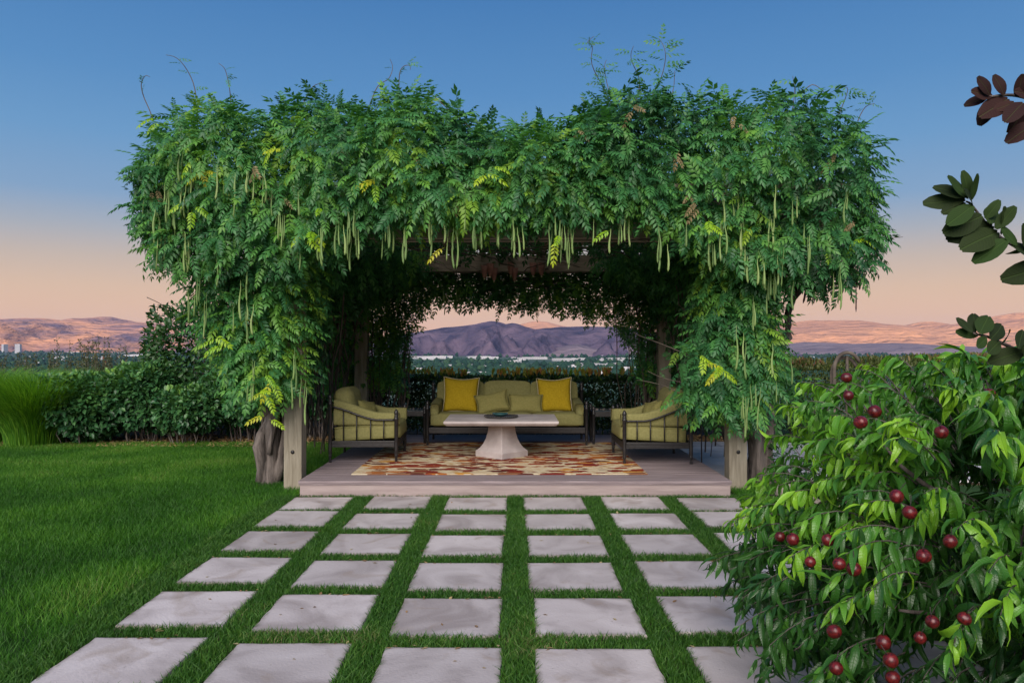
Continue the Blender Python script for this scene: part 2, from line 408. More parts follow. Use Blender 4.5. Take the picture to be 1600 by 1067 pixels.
# rug: flat woven print of uneven blots
def rug_mat():
    m, t, b = new_mat('woven_rug')
    N = t.nodes.new
    co = N('ShaderNodeTexCoord'); mp = N('ShaderNodeMapping'); mp.inputs['Scale'].default_value = (4.2, 8.4, 1)
    wn = N('ShaderNodeTexNoise'); wn.inputs['Scale'].default_value = 1.7; wn.inputs['Detail'].default_value = 5
    wa = N('ShaderNodeVectorMath'); wa.operation = 'MULTIPLY_ADD'; wa.inputs[1].default_value = (1.1, 0.8, 0)
    v = N('ShaderNodeTexVoronoi'); v.inputs['Scale'].default_value = 1.0; v.inputs['Randomness'].default_value = 1
    n = N('ShaderNodeTexNoise'); n.inputs['Scale'].default_value = 2.6; n.inputs['Detail'].default_value = 3
    sb = N('ShaderNodeMath'); sb.operation = 'MULTIPLY_ADD'; sb.inputs[1].default_value = 0.55
    th = N('ShaderNodeValToRGB'); th.color_ramp.elements[0].position = 0.80; th.color_ramp.elements[1].position = 0.83
    th.color_ramp.elements[0].color = (1, 1, 1, 1); th.color_ramp.elements[1].color = (0, 0, 0, 1)
    sp = N('ShaderNodeSeparateColor')
    cr = N('ShaderNodeValToRGB'); cr.color_ramp.interpolation = 'CONSTANT'
    cs = [(0.0, (0.17, 0.022, 0.016)), (0.3, (0.24, 0.045, 0.02)), (0.48, (0.10, 0.03, 0.022)), (0.62, (0.38, 0.13, 0.03)), (0.76, (0.5, 0.26, 0.06)), (0.86, (0.22, 0.10, 0.05))]
    el = cr.color_ramp.elements
    while len(el) < len(cs): el.new(0.5)
    for e, (p_, c) in zip(el, cs): e.position = p_; e.color = (*c, 1)
    bc = N('ShaderNodeValToRGB')
    bc.color_ramp.elements[0].position = 0.36; bc.color_ramp.elements[0].color = (0.40, 0.25, 0.10, 1)
    bc.color_ramp.elements[1].position = 0.52; bc.color_ramp.elements[1].color = (0.56, 0.49, 0.34, 1)
    mx = N('ShaderNodeMixRGB')
    k = t.links.new
    k(co.outputs['Object'], mp.inputs[0]); k(mp.outputs[0], wn.inputs[0])
    k(wn.outputs['Color'], wa.inputs[0]); k(mp.outputs[0], wa.inputs[2])
    k(wa.outputs[0], v.inputs['Vector']); k(mp.outputs[0], n.inputs[0])
    k(n.outputs[0], sb.inputs[0]); k(v.outputs['Distance'], sb.inputs[2])
    k(sb.outputs[0], th.inputs[0]); k(v.outputs['Color'], sp.inputs[0]); k(sp.outputs[0], cr.inputs[0])
    k(n.outputs[0], bc.inputs[0])
    k(th.outputs[0], mx.inputs[0]); k(bc.outputs[0], mx.inputs[1]); k(cr.outputs[0], mx.inputs[2])
    k(mx.outputs[0], b.inputs['Base Color'])
    b.inputs['Roughness'].default_value = 0.95; b.inputs['Specular IOR Level'].default_value = 0.1
    w2 = N('ShaderNodeTexNoise'); w2.inputs['Scale'].default_value = 160
    bp = N('ShaderNodeBump'); bp.inputs['Strength'].default_value = 0.5; bp.inputs['Distance'].default_value = 0.01
    k(co.outputs['Object'], w2.inputs[0]); k(w2.outputs[0], bp.inputs['Height']); k(bp.outputs[0], b.inputs['Normal'])
    return m


M['rug'] = rug_mat()


def ground_mat():
    m, t, b = new_mat('ground_cover')
    N = t.nodes.new; k = t.links.new
    g = N('ShaderNodeNewGeometry')
    ln = N('ShaderNodeVectorMath'); ln.operation = 'LENGTH'; k(g.outputs['Position'], ln.inputs[0])
    mr = N('ShaderNodeMapRange'); mr.inputs[1].default_value = 40; mr.inputs[2].default_value = 300
    k(ln.outputs['Value'], mr.inputs[0])
    n1 = N('ShaderNodeTexNoise'); n1.inputs['Scale'].default_value = 1.5; n1.inputs['Detail'].default_value = 8; k(g.outputs['Position'], n1.inputs[0])
    r1 = N('ShaderNodeValToRGB'); r1.color_ramp.elements[0].color = (0.018, 0.035, 0.012, 1); r1.color_ramp.elements[1].color = (0.03, 0.075, 0.018, 1)
    k(n1.outputs[0], r1.inputs[0])
    n2 = N('ShaderNodeTexNoise'); n2.inputs['Scale'].default_value = 0.0035; n2.inputs['Detail'].default_value = 10; n2.inputs['Roughness'].default_value = 0.65
    k(g.outputs['Position'], n2.inputs[0])
    r2 = N('ShaderNodeValToRGB'); e = r2.color_ramp.elements
    e[0].position = 0.40; e[0].color = (0.025, 0.065, 0.05, 1)
    e[1].position = 0.72; e[1].color = (0.28, 0.24, 0.22, 1)
    q = e.new(0.50); q.color = (0.05, 0.10, 0.065, 1)
    q = e.new(0.60); q.color = (0.10, 0.12, 0.09, 1)
    k(n2.outputs[0], r2.inputs[0])
    mx = N('ShaderNodeMixRGB'); k(mr.outputs[0], mx.inputs[0]); k(r1.outputs[0], mx.inputs[1]); k(r2.outputs[0], mx.inputs[2])
    k(mx.outputs[0], b.inputs['Base Color']); b.inputs['Roughness'].default_value = 0.95; b.inputs['Specular IOR Level'].default_value = 0.1
    return m


M['ground'] = ground_mat()


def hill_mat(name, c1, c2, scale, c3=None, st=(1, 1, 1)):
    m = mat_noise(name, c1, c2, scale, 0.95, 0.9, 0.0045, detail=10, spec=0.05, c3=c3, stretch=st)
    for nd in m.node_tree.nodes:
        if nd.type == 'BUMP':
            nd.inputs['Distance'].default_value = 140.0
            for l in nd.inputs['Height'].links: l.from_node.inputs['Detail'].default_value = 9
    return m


M['hill_glow'] = hill_mat('alpenglow_hill', (0.50, 0.25, 0.15), (0.84, 0.40, 0.19), 0.0013, st=(1, 1.6, 5))  # orange evening sunlight on these slopes is put into the base colour
M['hill_rock'] = hill_mat('shade_tinted_rock', (0.045, 0.04, 0.075), (0.155, 0.11, 0.145), 0.0045)  # purple shade of the centre mountain is put into the rock colour
M['hill_glow_patch'] = hill_mat('alpenglow_patch_hill', (0.17, 0.12, 0.16), (0.80, 0.38, 0.19), 0.0015, st=(1, 1.6, 7))  # sunlit orange and shaded lavender areas painted as colour patches
M['hill_foot'] = hill_mat('foothill', (0.17, 0.13, 0.15), (0.26, 0.20, 0.21), 0.002)

# ------------------------------------------------------------------ terrain
def smooth(t):
    t = np.clip(t, 0, 1)
    return t * t * (3 - 2 * t)


VAL = -70.0
na = 180
rad = np.concatenate([[0], np.geomspace(4, 60, 14), np.geomspace(80, 17000, 44)])
ang = np.linspace(0, 2 * math.pi, na, endpoint=False)
V = []
for r_ in rad:
    for a in ang:
        x, y = r_ * math.cos(a), 6 + r_ * math.sin(a)
        front = smooth((math.sin(a) + 0.45) / 0.6)
        z = VAL * smooth((r_ - 11) / 900) ** 0.62 * front if r_ > 11 else 0.0
        V.append((x, y, z - (0.012 if r_ < 60 else 0)))
F = []
for i in range(len(rad) - 1):
    for k in range(na):
        a, b = i * na + k, i * na + (k + 1) % na
        F.append((a, b, b + na, a + na))
link('ground', big('ground', np.array(V), np.array(F), True), M['ground']).__setitem__('kind', 'structure')


def ground_z(x, y):
    r_ = math.hypot(x, y - 6)
    if r_ < 11: return 0.0
    s_ = (y - 6) / r_
    return VAL * float(smooth((r_ - 11) / 900)) ** 0.62 * float(smooth((s_ + 0.45) / 0.6))


def mountain(name, prof, Yc, front, back, mat, amp, seed, nx=200, ny=56, base=VAL - 6, fs=900.0):
    xs = np.array([(p[0] - 801) / 1200 * Yc for p in prof])
    zs = np.array([1.6 - (p[1] - 540) / 1200 * Yc for p in prof])
    X = np.linspace(xs[0], xs[-1], nx)
    crest = np.interp(X, xs, zs)
    V = []
    ys = np.linspace(-1, 1, ny)
    for j, t in enumerate(ys):
        y = Yc + (t * front if t < 0 else t * back)
        e = 1 - abs(t) ** 1.25
        for i, x in enumerate(X):
            q = Vector((x / fs + seed, y / fs * 0.8, seed * 1.7))
            rn = noise.ridged_multi_fractal(q, 0.9, 2.1, 5, 0.9, 2.0) - 1.1
            h = base + (crest[i] - base) * (e + amp * rn * (1 - e) * min(1, e * 4) * 1.6)
            h += (crest[i] - base) * 0.05 * rn * e
            ed = min(1, i / 12, (nx - 1 - i) / 12)
            h = base + (h - base) * ed
            V.append((x + 0.05 * fs * rn, y, h))
    F = [(j * nx + i, j * nx + i + 1, (j + 1) * nx + i + 1, (j + 1) * nx + i) for j in range(ny - 1) for i in range(nx - 1)]
    o = link(name, big(name, np.array(V), np.array(F), True), mat)
    o['kind'] = 'structure'
    return o


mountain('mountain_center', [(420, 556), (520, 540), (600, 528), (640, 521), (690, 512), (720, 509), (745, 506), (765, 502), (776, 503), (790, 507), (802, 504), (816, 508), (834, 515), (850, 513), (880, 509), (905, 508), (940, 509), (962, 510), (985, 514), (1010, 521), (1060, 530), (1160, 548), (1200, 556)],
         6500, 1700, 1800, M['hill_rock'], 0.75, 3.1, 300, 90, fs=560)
mountain('foothill_center', [(800, 556), (850, 549), (890, 539), (906, 536), (930, 543), (952, 549), (970, 543), (992, 535), (1015, 532), (1040, 540), (1075, 552), (1100, 557)],
         5400, 500, 600, M['hill_foot'], 0.15, 8.2, 90, 36, fs=500)
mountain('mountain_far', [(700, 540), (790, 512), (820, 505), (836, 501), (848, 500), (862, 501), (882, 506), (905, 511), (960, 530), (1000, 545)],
         14500, 3000, 2500, M['hill_glow'], 0.2, 5.5, 90, 36, fs=2500)
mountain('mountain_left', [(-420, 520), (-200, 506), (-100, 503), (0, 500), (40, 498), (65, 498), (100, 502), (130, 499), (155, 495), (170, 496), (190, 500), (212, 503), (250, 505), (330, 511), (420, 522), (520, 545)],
         11500, 4000, 2400, M['hill_glow_patch'], 0.8, 1.4, 260, 80, fs=1300)
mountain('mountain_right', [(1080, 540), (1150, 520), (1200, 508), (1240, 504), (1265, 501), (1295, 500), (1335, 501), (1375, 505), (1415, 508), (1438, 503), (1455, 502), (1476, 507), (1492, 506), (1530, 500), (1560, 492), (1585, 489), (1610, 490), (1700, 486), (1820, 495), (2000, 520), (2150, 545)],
         11500, 2800, 2400, M['hill_glow'], 0.30, 6.7, 240, 70, fs=1300)
mountain('foothill_right', [(1080, 556), (1150, 548), (1210, 540), (1260, 534), (1330, 537), (1400, 536), (1500, 541), (1600, 546), (1750, 540), (1900, 550)],
         7600, 1700, 1300, M['hill_foot'], 0.35, 9.9, 160, 50, fs=900)
# ------------------------------------------------------------------ valley town
def building_mesh(name, sx, sy, sz, band):
    b = MB()
    b.box((-sx / 2, -sy / 2, 0), (sx / 2, sy / 2, sz))
    t = 0.03 * sx
    for a, c in (((-sx / 2, -sy / 2, sz), (sx / 2, -sy / 2 + 1, sz + 1.2)), ((-sx / 2, sy / 2 - 1, sz), (sx / 2, sy / 2, sz + 1.2)),
                 ((-sx / 2, -sy / 2 + 1, sz), (-sx / 2 + 1, sy / 2 - 1, sz + 1.2)), ((sx / 2 - 1, -sy / 2 + 1, sz), (sx / 2, sy / 2 - 1, sz + 1.2))):
        b.box(a, c)
    nb = len(b.f)
    b.box((-sx * 0.1, -sy * 0.1, sz + 0.02), (sx * 0.12, sy * 0.2, sz + 2.4))
    for z in band:
        n_ = max(3, int(sx / 9))
        for i in range(n_):
            cx = -sx / 2 + sx * (i + 0.5) / n_
            b.box((cx - sx / n_ * 0.3, -sy / 2 - 0.15, z), (cx + sx / n_ * 0.3, -sy / 2 - 0.01, z + 1.6))
    me = b.mesh(name)
    me.materials.append(M['white_b']); me.materials.append(M['roof_b']); me.materials.append(M['win_b'])
    for i, p in enumerate(me.polygons):
        if i == 1 or nb <= i < nb + 6: p.material_index = 1
        elif i >= nb + 6: p.material_index = 2
    return me


wh = [building_mesh('warehouse', 130, 60, 11, (5,)), building_mesh('warehouse', 210, 80, 12, (6,)), building_mesh('warehouse', 80, 40, 9, (4,)),
      building_mesh('town_house', 26, 18, 7, (1.5, 4.5)), building_mesh('town_house', 38, 20, 9, (1.5, 5))]
tower = building_mesh('tower_block', 46, 30, 84, tuple(range(5, 80, 6)))


def valley(px, py):
    Y = (1.6 - VAL) / ((py - 540) / 1200)
    return (px - 801) / 1200 * Y, Y


def place_b(me, px, py, name, label, group, rz=None):
    x, y = valley(px, py)
    o = link(name, me)
    o.location = (x, y, ground_z(x, y) - 0.5)
    o.rotation_euler = (0, 0, random.uniform(-0.25, 0.25) if rz is None else rz)
    tag(o, label, 'building', group)


for i, (px, py, k) in enumerate([(668, 560.5, 1), (690, 559.5, 1), (716, 560.5, 0), (748, 560, 1), (760, 561, 0), (790, 562, 1), (815, 562, 0), (835, 561.5, 1), (862, 561, 0), (885, 564, 1), (905, 562.5, 0), (930, 563, 1), (950, 566, 0), (968, 563, 1), (985, 566, 1),
                               (640, 578, 0), (655, 581, 2), (808, 569.5, 2), (770, 576, 2), (800, 575, 0), (850, 573, 2), (898, 575, 0), (925, 572, 2), (945, 571, 0), (962, 574, 1), (980, 571, 0), (935, 580, 2), (975, 579, 2), (720, 574, 2),
                               (60, 556, 1), (90, 553, 0), (118, 552, 1), (140, 556, 0), (165, 551, 1), (190, 553, 1), (210, 551, 0), (222, 557, 1), (180, 560, 1), (205, 563, 0), (222, 568, 0), (200, 573, 2), (185, 568, 0), (215, 578, 2), (150, 562, 2), (30, 560, 2), (100, 562, 0),
                               (1255, 573, 0), (1275, 571, 1), (1300, 573, 0), (1248, 577, 2), (1320, 571, 1)]):
    if i % 3 == 2: continue
    place_b(wh[{1: 0, 0: 2, 2: 2}[k] if i % 4 else k], px, py, 'warehouse', 'long pale flat-roofed warehouse on the distant valley floor', 'warehouses of the valley town')
k_ = 0
while k_ < 80:
    px = random.choice([random.uniform(620, 1000), random.uniform(0, 235), random.uniform(1240, 1600)])
    py = random.uniform(549.5, 588) if px < 1200 else random.uniform(556, 576)
    place_b(wh[random.choice((3, 3, 4, 2))], px, py, 'town_house', 'tiny pale low building among trees in the distant valley town', 'small buildings of the valley town')
    k_ += 1
place_b(tower, 28, 552.0, 'tower_block', 'pale high-rise slab standing tallest over the valley town', None, 0.1)
place_b(tower, 7, 551.2, 'tower_block', 'slim high-rise beside the tallest slab of the valley town', None, 1.2)

# trees of the valley: far-off wood
m_ = 12000
py = 548.6 + (rng.random(m_) ** 1.6) * 46
px = rng.uniform(-150, 1750, m_)
Yv = (1.6 - VAL) / ((py - 540) / 1200)
Xv = (px - 801) / 1200 * Yv
den = np.array([noise.noise(Vector((a / 900, b / 900, 0.3))) + 0.5 * noise.noise(Vector((a / 260, b / 260, 5.3))) for a, b in zip(Xv, Yv)])
ok = den > -0.2
Xv, Yv = Xv[ok], Yv[ok]
Zv = np.array([ground_z(a, b) for a, b in zip(Xv, Yv)])
tv = np.array([(0, 0, -0.1), (0.9, 0, .45), (0.3, .85, .5), (-.7, .6, .4), (-.8, -.5, .5), (.2, -.9, .42), (0.1, 0.05, 1.15)])
tf = np.array([(0, 2, 1), (0, 3, 2), (0, 4, 3), (0, 5, 4), (0, 1, 5), (6, 1, 2), (6, 2, 3), (6, 3, 4), (6, 4, 5), (6, 5, 1)])
n_ = len(Xv)
a = rng.random(n_) * 6.28
Mt = np.zeros((n_, 3, 3)); Mt[:, 0, 0] = np.cos(a); Mt[:, 0, 1] = -np.sin(a); Mt[:, 1, 0] = np.sin(a); Mt[:, 1, 1] = np.cos(a); Mt[:, 2, 2] = 0.9 + rng.random(n_) * 0.5
V, F, A = scatter(tv, tf, np.stack([Xv, Yv, Zv], 1), Mt, 7 + rng.random(n_) ** 2 * 11, rng.random(n_))
o = link('valley_trees', big('valley_trees', V, F, False, {'rnd': A}), M['town_tree'])
tag(o, 'dark wood of trees spread over the distant valley floor', 'trees', kind='stuff')

# ------------------------------------------------------------------ path of slabs
XC = [0.025 + 0.79 * (i - 2.5) for i in range(6)]
YOFF = [0.14, 0.05, 0.0, 0.0, 0.03, 0.10]
YB = [8.0, 7.2, 6.4, 5.6, 4.82, 4.02]
path = MB()
path.box((-2.45, 3.2, -0.05), (2.5, 8.09, -0.004))
path = path.build('path', M['soil'])
path['kind'] = 'structure'
PAV = []
pv_meshes = []
for q in range(5):
    b = MB()
    ring = []
    for sd_ in range(4):
        for k in range(9):
            u = k / 9 * 2 - 1
            ring.append([(u, -1), (1, u), (-u, 1), (-1, -u)][sd_])
    ring = [Vector((x * 0.305, y * 0.31, 0)) for x, y in ring]
    ring = [v + Vector((noise.noise(v * 9 + Vector((q * 7, 0, 0))), noise.noise(v * 9 + Vector((0, q * 5, 3))), 0)) * 0.009 for v in ring]
    nr_ = len(ring)
    vv = []
    for (sc_, z) in ((1.0, -0.05), (1.0, 0.012), (0.985, 0.021), (0.95, 0.0225)):
        vv += [Vector((v.x * sc_ + 0.002 * noise.noise(v * 30 + Vector((z * 900, q, 0))), v.y * sc_, z)) for v in ring]
    ff = [(l * nr_ + k, l * nr_ + (k + 1) % nr_, (l + 1) * nr_ + (k + 1) % nr_, (l + 1) * nr_ + k) for l in range(3) for k in range(nr_)]
    ff += [tuple(3 * nr_ + k for k in range(nr_))]
    b.add(vv, ff)
    me = b.mesh('paver')
    pv_meshes.append(me)
for r_, yb in enumerate(YB):
    for c, xc in enumerate(XC):
        o = link('paver', pv_meshes[random.randrange(5)], M['paver'], path)
        cx = xc + random.uniform(-0.012, 0.012); cy = yb + YOFF[c] - 0.31 + random.uniform(-0.012, 0.012) - (0.13 if r_ == 0 else 0) * (YOFF[c] > 0.08)
        o.location = (cx, cy, 0.003 * random.random())
        o.rotation_euler = (random.uniform(-.004, .004), random.uniform(-.004, .004), random.uniform(-.018, .018))
        PAV.append((cx, cy))
for me in pv_meshes:
    if not me.materials: me.materials.append(M['paver'])

# ------------------------------------------------------------------ lawn
def blades(pos, h, wd, lean, segs):
    n = len(pos)
    a = rng.random(n) * 6.283
    dx = np.stack([np.cos(a), np.sin(a), np.zeros(n)], 1)
    la = rng.random(n) * 6.283
    ld = np.stack([np.cos(la), np.sin(la), np.zeros(n)], 1) * (lean * (0.25 + rng.random(n)) * h)[:, None]
    up = np.array([0, 0, 1.0])
    w_ = (wd * (0.7 + 0.6 * rng.random(n)))[:, None] * 0.5
    if segs == 1:
        V = np.stack([pos - dx * w_, pos + dx * w_, pos + up * h[:, None] + ld], 1)
        F = np.arange(n * 3).reshape(-1, 3); k = 3
    else:
        mid = pos + up * (h * 0.6)[:, None] + ld * 0.3
        V = np.stack([pos - dx * w_, pos + dx * w_, mid - dx * w_ * 0.8, mid + dx * w_ * 0.8, pos + up * (h * 0.97)[:, None] + ld], 1)
        base = np.arange(n)[:, None] * 5
        F = np.concatenate([base + np.array([0, 1, 3]), base + np.array([0, 3, 2]), base + np.array([2, 3, 4])], 0); k = 5
    return V.reshape(-1, 3), F, np.repeat(np.clip(rng.random(n), 0, 1), k)


pv = np.array(PAV)


def off_pavers(p, mrg=0.0):
    keep = np.ones(len(p), bool)
    for cx, cy in pv:
        keep &= ~((abs(p[:, 0] - cx) < 0.303 - mrg) & (abs(p[:, 1] - cy) < 0.308 - mrg))
    return keep


n = 290000
p = np.stack([rng.uniform(-2.5, 2.55, n), 3.3 + 4.8 * rng.random(n) ** 1.15, np.full(n, -0.004)], 1)
p = p[off_pavers(p)]
p = p[(abs(p[:, 0]) < p[:, 1] * 0.68)]
patch = nz(p * [1, 1, 0], 3.0)
patch2 = nz(p * [1, 1, 0], 1.1, 7.0)
hh = (0.032 + 0.026 * rng.random(len(p))) * (1 + 0.25 * patch)
V, F, A = blades(p, hh, np.full(len(p), 0.0053), 0.85, 2)
A = np.clip(A * 0.85 + np.repeat(0.05 + 0.3 * patch2 + 0.2 * patch, 5) * (A < 0.9), 0, 1)
o = link('path_turf', big('path_turf', V, F, False, {'rnd': A}), M['turf'])
tag(o, 'short green turf growing in the joints between the stone slabs', 'grass', kind='stuff')

n = 490000
p = np.stack([rng.uniform(-11.0, -2.2, n), 3.6 + 8.9 * rng.random(n) ** 0.9, np.full(n, -0.006)], 1)
p = p[(p[:, 0] > -p[:, 1] * 0.70 - 0.3 - 1.7 * rng.random(len(p)) ** 0.8) & off_pavers(p) & ~((p[:, 0] > -2.5) & (p[:, 1] < 8.05))]
p2 = np.stack([rng.uniform(2.3, 4.4, 70000), rng.uniform(3.3, 9.0, 70000), np.full(70000, -0.006)], 1)
p2 = p2[off_pavers(p2) & ~((p2[:, 0] < 2.55) & (p2[:, 1] < 8.05)) & ~((p2[:, 0] > 2.75) & (p2[:, 1] > 8.75))]
p = np.concatenate([p, p2])
p = p[~((p[:, 0] > -2.3) & (p[:, 0] < 2.4) & (p[:, 1] > 8.0))]
pa = nz(p * [1, 1, 0], 1.3)
pb = nz(p * [1, 1, 0], 0.45, 3.0)
hh = (0.040 + 0.03 * rng.random(len(p))) * (1 + 0.3 * pa)
V, F, A = blades(p, hh, 0.0045 + 0.0006 * p[:, 1] * 0.5, 0.9, 1)
A = np.clip(A * 0.72 + np.repeat(0.14 + 0.35 * pa + 0.45 * pb, 3), 0, 0.93 + 0.07 * (A > 0.96))
o = link('lawn', big('lawn', V, F, False, {'rnd': A}), M['lawn'])
tag(o, 'dense mown green lawn beside the slab path', 'grass', kind='stuff')

# fallen leaves along the slabs
n = 260
p = np.stack([rng.uniform(-2.4, 2.4, n), rng.uniform(3.6, 8.0, n), np.full(n, 0.026)], 1)
e_ = rng.random(n) < 0.75
for i in range(n):
    if e_[i]:
        cx, cy = pv[rng.integers(len(pv))]
        p[i, 0] = cx + rng.uniform(-0.31, 0.31); p[i, 1] = cy + 0.30 + rng.uniform(-0.02, 0.03)
tv = np.array([(0, -1, 0), (.45, 0, .12), (0, 1, 0.05), (-.45, 0, .15), (0, 0, 0.02)], float); tf = np.array([(0, 1, 4), (1, 2, 4), (2, 3, 4), (3, 0, 4)])
V, F, A = scatter(tv, tf, p, basis(unit(rng.normal(size=(n, 3)) * [1, 1, 0.15]), np.tile([0.1, 0.05, 1.0], (n, 1))), 0.012 + 0.012 * rng.random(n), rng.random(n))
o = link('fallen_leaves', big('fallen_leaves', V, F, False, {'rnd': A}), M['litter'])
tag(o, 'small dry leaves fallen along the slab edges', 'leaves', kind='stuff')

n = 5200
p = np.concatenate([np.stack([rng.uniform(-9, -2.3, n), rng.uniform(12.0, 13.6, n), np.full(n, 0.012)], 1), np.stack([rng.uniform(-2.7, 3.6, n), rng.uniform(12.5, 13.5, n), np.full(n, 0.016)], 1)])
n = len(p)
V, F, A = scatter(tv, tf, p + np.array([0, 0, 1]) * (rng.random(n) * 0.02)[:, None], basis(unit(rng.normal(size=(n, 3)) * [1, 1, 0.3]), np.tile([0.1, -0.25, 1.0], (n, 1)) + rng.normal(size=(n, 3)) * 0.3), 0.02 + 0.02 * rng.random(n), rng.random(n))
o = link('leaf_litter', big('leaf_litter', V, F, False, {'rnd': A}), M['litter'])
tag(o, 'dry brown leaf litter on the soil under hedge and shrubs', 'leaves', kind='stuff')

# planting bed, patio
b = MB(); b.box((-9.6, 12.0, -0.03), (-2.3, 16, 0.004)); b.build('planting_bed', M['soil'])['kind'] = 'structure'
b = MB(); b.box((-2.9, 12.5, -0.03), (4.3, 15.2, 0.008)); b.build('hedge_bed', M['soil'])['kind'] = 'structure'
b = MB(); b.box((2.5, 8.9, -0.03), (6.5, 12.6, 0.012)); pt = b.build('patio', M['soil']); pt['kind'] = 'structure'
y = 8.92
while y < 12.5:
    x = 2.52; hgt = random.uniform(0.55, 0.8)
    while x < 6.4:
        wdt = random.uniform(0.6, 1.0)
        b = MB(); b.box((x, y, -0.02), (min(x + wdt, 6.45) - 0.012, min(y + hgt, 12.55) - 0.012, 0.034 + random.uniform(0, .004)), 0.006)
        b.build('flagstone', M['flag'], pt)
        x += wdt
    y += hgt

# ------------------------------------------------------------------ deck
DZ = 0.18
deck = thing('deck', 'low mauve board deck under the vine pergola', 'deck', (0, 0, 0))
y = 8.06
k_ = 0
bd = MB(); bd.box((-2.25, 0, 0), (2.30, 0.134, 0.026), 0.003); bdm = bd.mesh('board')
bdm.materials.append(M['deck'])
while y < 12.2:
    o = link('board', bdm, None, deck, (random.uniform(-.002, .002), y, DZ - 0.026)); y += 0.139
b = MB(); b.box((-2.235, 8.075, -0.02), (2.285, 8.105, DZ - 0.045)); b.build('fascia', M['fascia'], deck)
b = MB(); b.box((-2.245, 8.068, DZ - 0.045), (2.295, 8.10, DZ - 0.0262)); b.build('trim', M['deck'], deck)
for x0 in (-2.235, 2.255):
    b = MB(); b.box((x0, 8.105, -0.02), (x0 + 0.03, y - 0.02, DZ - 0.0265)); b.build('fascia', M['fascia'], deck)
b = MB(); b.box((-2.2, 8.2, -0.02), (2.25, y - 0.1, DZ - 0.03)); b.build('joist_frame', M['soil'], deck)

# rug
b = MB(); b.box((-1.63, -1.38, 0), (1.63, 1.38, 0.011), 0.004)
rug = b.build('rug', M['rug'], None, (-0.15, 9.82, DZ + 0.0005))
rug.rotation_euler = (0, 0, R(0.3))
tag(rug, 'woven rug with red and gold blots on cream lying on the deck', 'rug')

# ------------------------------------------------------------------ pergola
PX, PYF, PYB = 2.44, 8.62, 12.42
perg = thing('pergola', 'square post timber pergola overgrown by green vine', 'pergola', (0, 10.5, 0))
for (x, y) in ((-PX, PYF), (PX + 0.06, PYF), (-PX, PYB), (PX, PYB)):
    b = MB(); b.box((-0.1, -0.1, -0.05), (0.1, 0.1, 2.80), 0.008)
    o = b.build('post', M['timber'], perg, (x, y - 10.5, 0))
    b = MB(); b.lathe([(0.022, 0), (0.022, 0.006), (0.014, 0.012), (0.005, 0.014)], 10)
    q = b.build('bolt', M['metal'], o, (0, -0.1, 0.42)); q.rotation_euler = (R(90), 0, 0)
for y in (PYF, PYB):
    for s in (-0.125, 0.125):
        b = MB(); b.box((-3.6, -0.04, 0), (3.6, 0.04, 0.26), 0.006)
        b.build('beam', M['timber_h'], perg, (0, y - 10.5 + s, 2.78))
for i in range(15):
    x = -3.4 + i * 6.8 / 14
    b = MB(); b.box((-0.03, -2.25, 0), (0.03, 2.6, 0.19), 0.005)
    b.build('rafter', M['timber_r'], perg, (x, 0, 3.04))
for i in range(12):
    y = -2.5 + i * 5 / 11
    b = MB(); b.box((-3.7, -0.025, 0), (3.7, 0.025, 0.05), 0.004)
    b.build('purlin', M['timber_h'], perg, (0, y, 3.23))
# hanging clay bells below the rear beam
for i, (px, py) in enumerate([(757, 425), (766, 422), (772, 429), (798, 420), (804, 429), (833, 421), (846, 421)]):
    Yb = 12.15 + 0.04 * (i % 3)
    c = P(px, py, Yb)
    t_ = thing('clay_bell', 'reddish clay cone bell hanging mouth up beneath the rear pergola beam', 'bell', (c.x, c.y, c.z - 0.1), 0, 'clay bells under the rear beam')
    b = MB(); b.lathe([(0.012, 0), (0.03, 0.02), (0.045, 0.10), (0.06, 0.2), (0.052, 0.2), (0.04, 0.11)], 12); b.build('cone', M['terracotta'], t_)
    b = MB(); b.lathe([(0.006, -0.03), (0.014, -0.02), (0.012, -0.004), (0.006, 0)], 8); b.build('clapper', M['piping'], t_)
    b = MB(); b.tube([(0, 0, 0.1), (0, 0, 2.85 - (c.z - 0.1))], 0.004, 5); b.build('cord', M['twig'], t_)

# ------------------------------------------------------------------ furniture
def cushion_mesh(name, hx, hy, hz, r=0.05, bulge=0.03, n=8):
    bm = bmesh.new()
    bmesh.ops.create_cube(bm, size=2)
    bmesh.ops.subdivide_edges(bm, edges=bm.edges[:], cuts=n, use_grid_fill=True)
    for v in bm.verts:
        p = v.co.copy()
        q = Vector((p.x * hx, p.y * hy, p.z * hz))
        c = Vector((max(-hx + r, min(hx - r, q.x)), max(-hy + r, min(hy - r, q.y)), max(-hz + r, min(hz - r, q.z))))
        d = q - c
        if d.length > 1e-6: q = c + d.normalized() * r if d.length > r * 0.5 else q
        fx, fy, fz = 1 - p.x ** 2, 1 - p.y ** 2, 1 - p.z ** 2
        if abs(p.z) > .99: q.z += math.copysign(bulge * math.sqrt(max(0, fx * fy)), p.z)
        if abs(p.x) > .99: q.x += math.copysign(bulge * 0.6 * math.sqrt(max(0, fy * fz)), p.x)
        if abs(p.y) > .99: q.y += math.copysign(bulge * 0.4 * math.sqrt(max(0, fx * fz)), p.y)
        q += Vector((0.004, 0.004, 0.006)) * noise.noise(q * 6)
        v.co = q
    me = bpy.data.meshes.new(name); bm.to_mesh(me); bm.free()
    me.polygons.foreach_set('use_smooth', [True] * len(me.polygons))
    return me


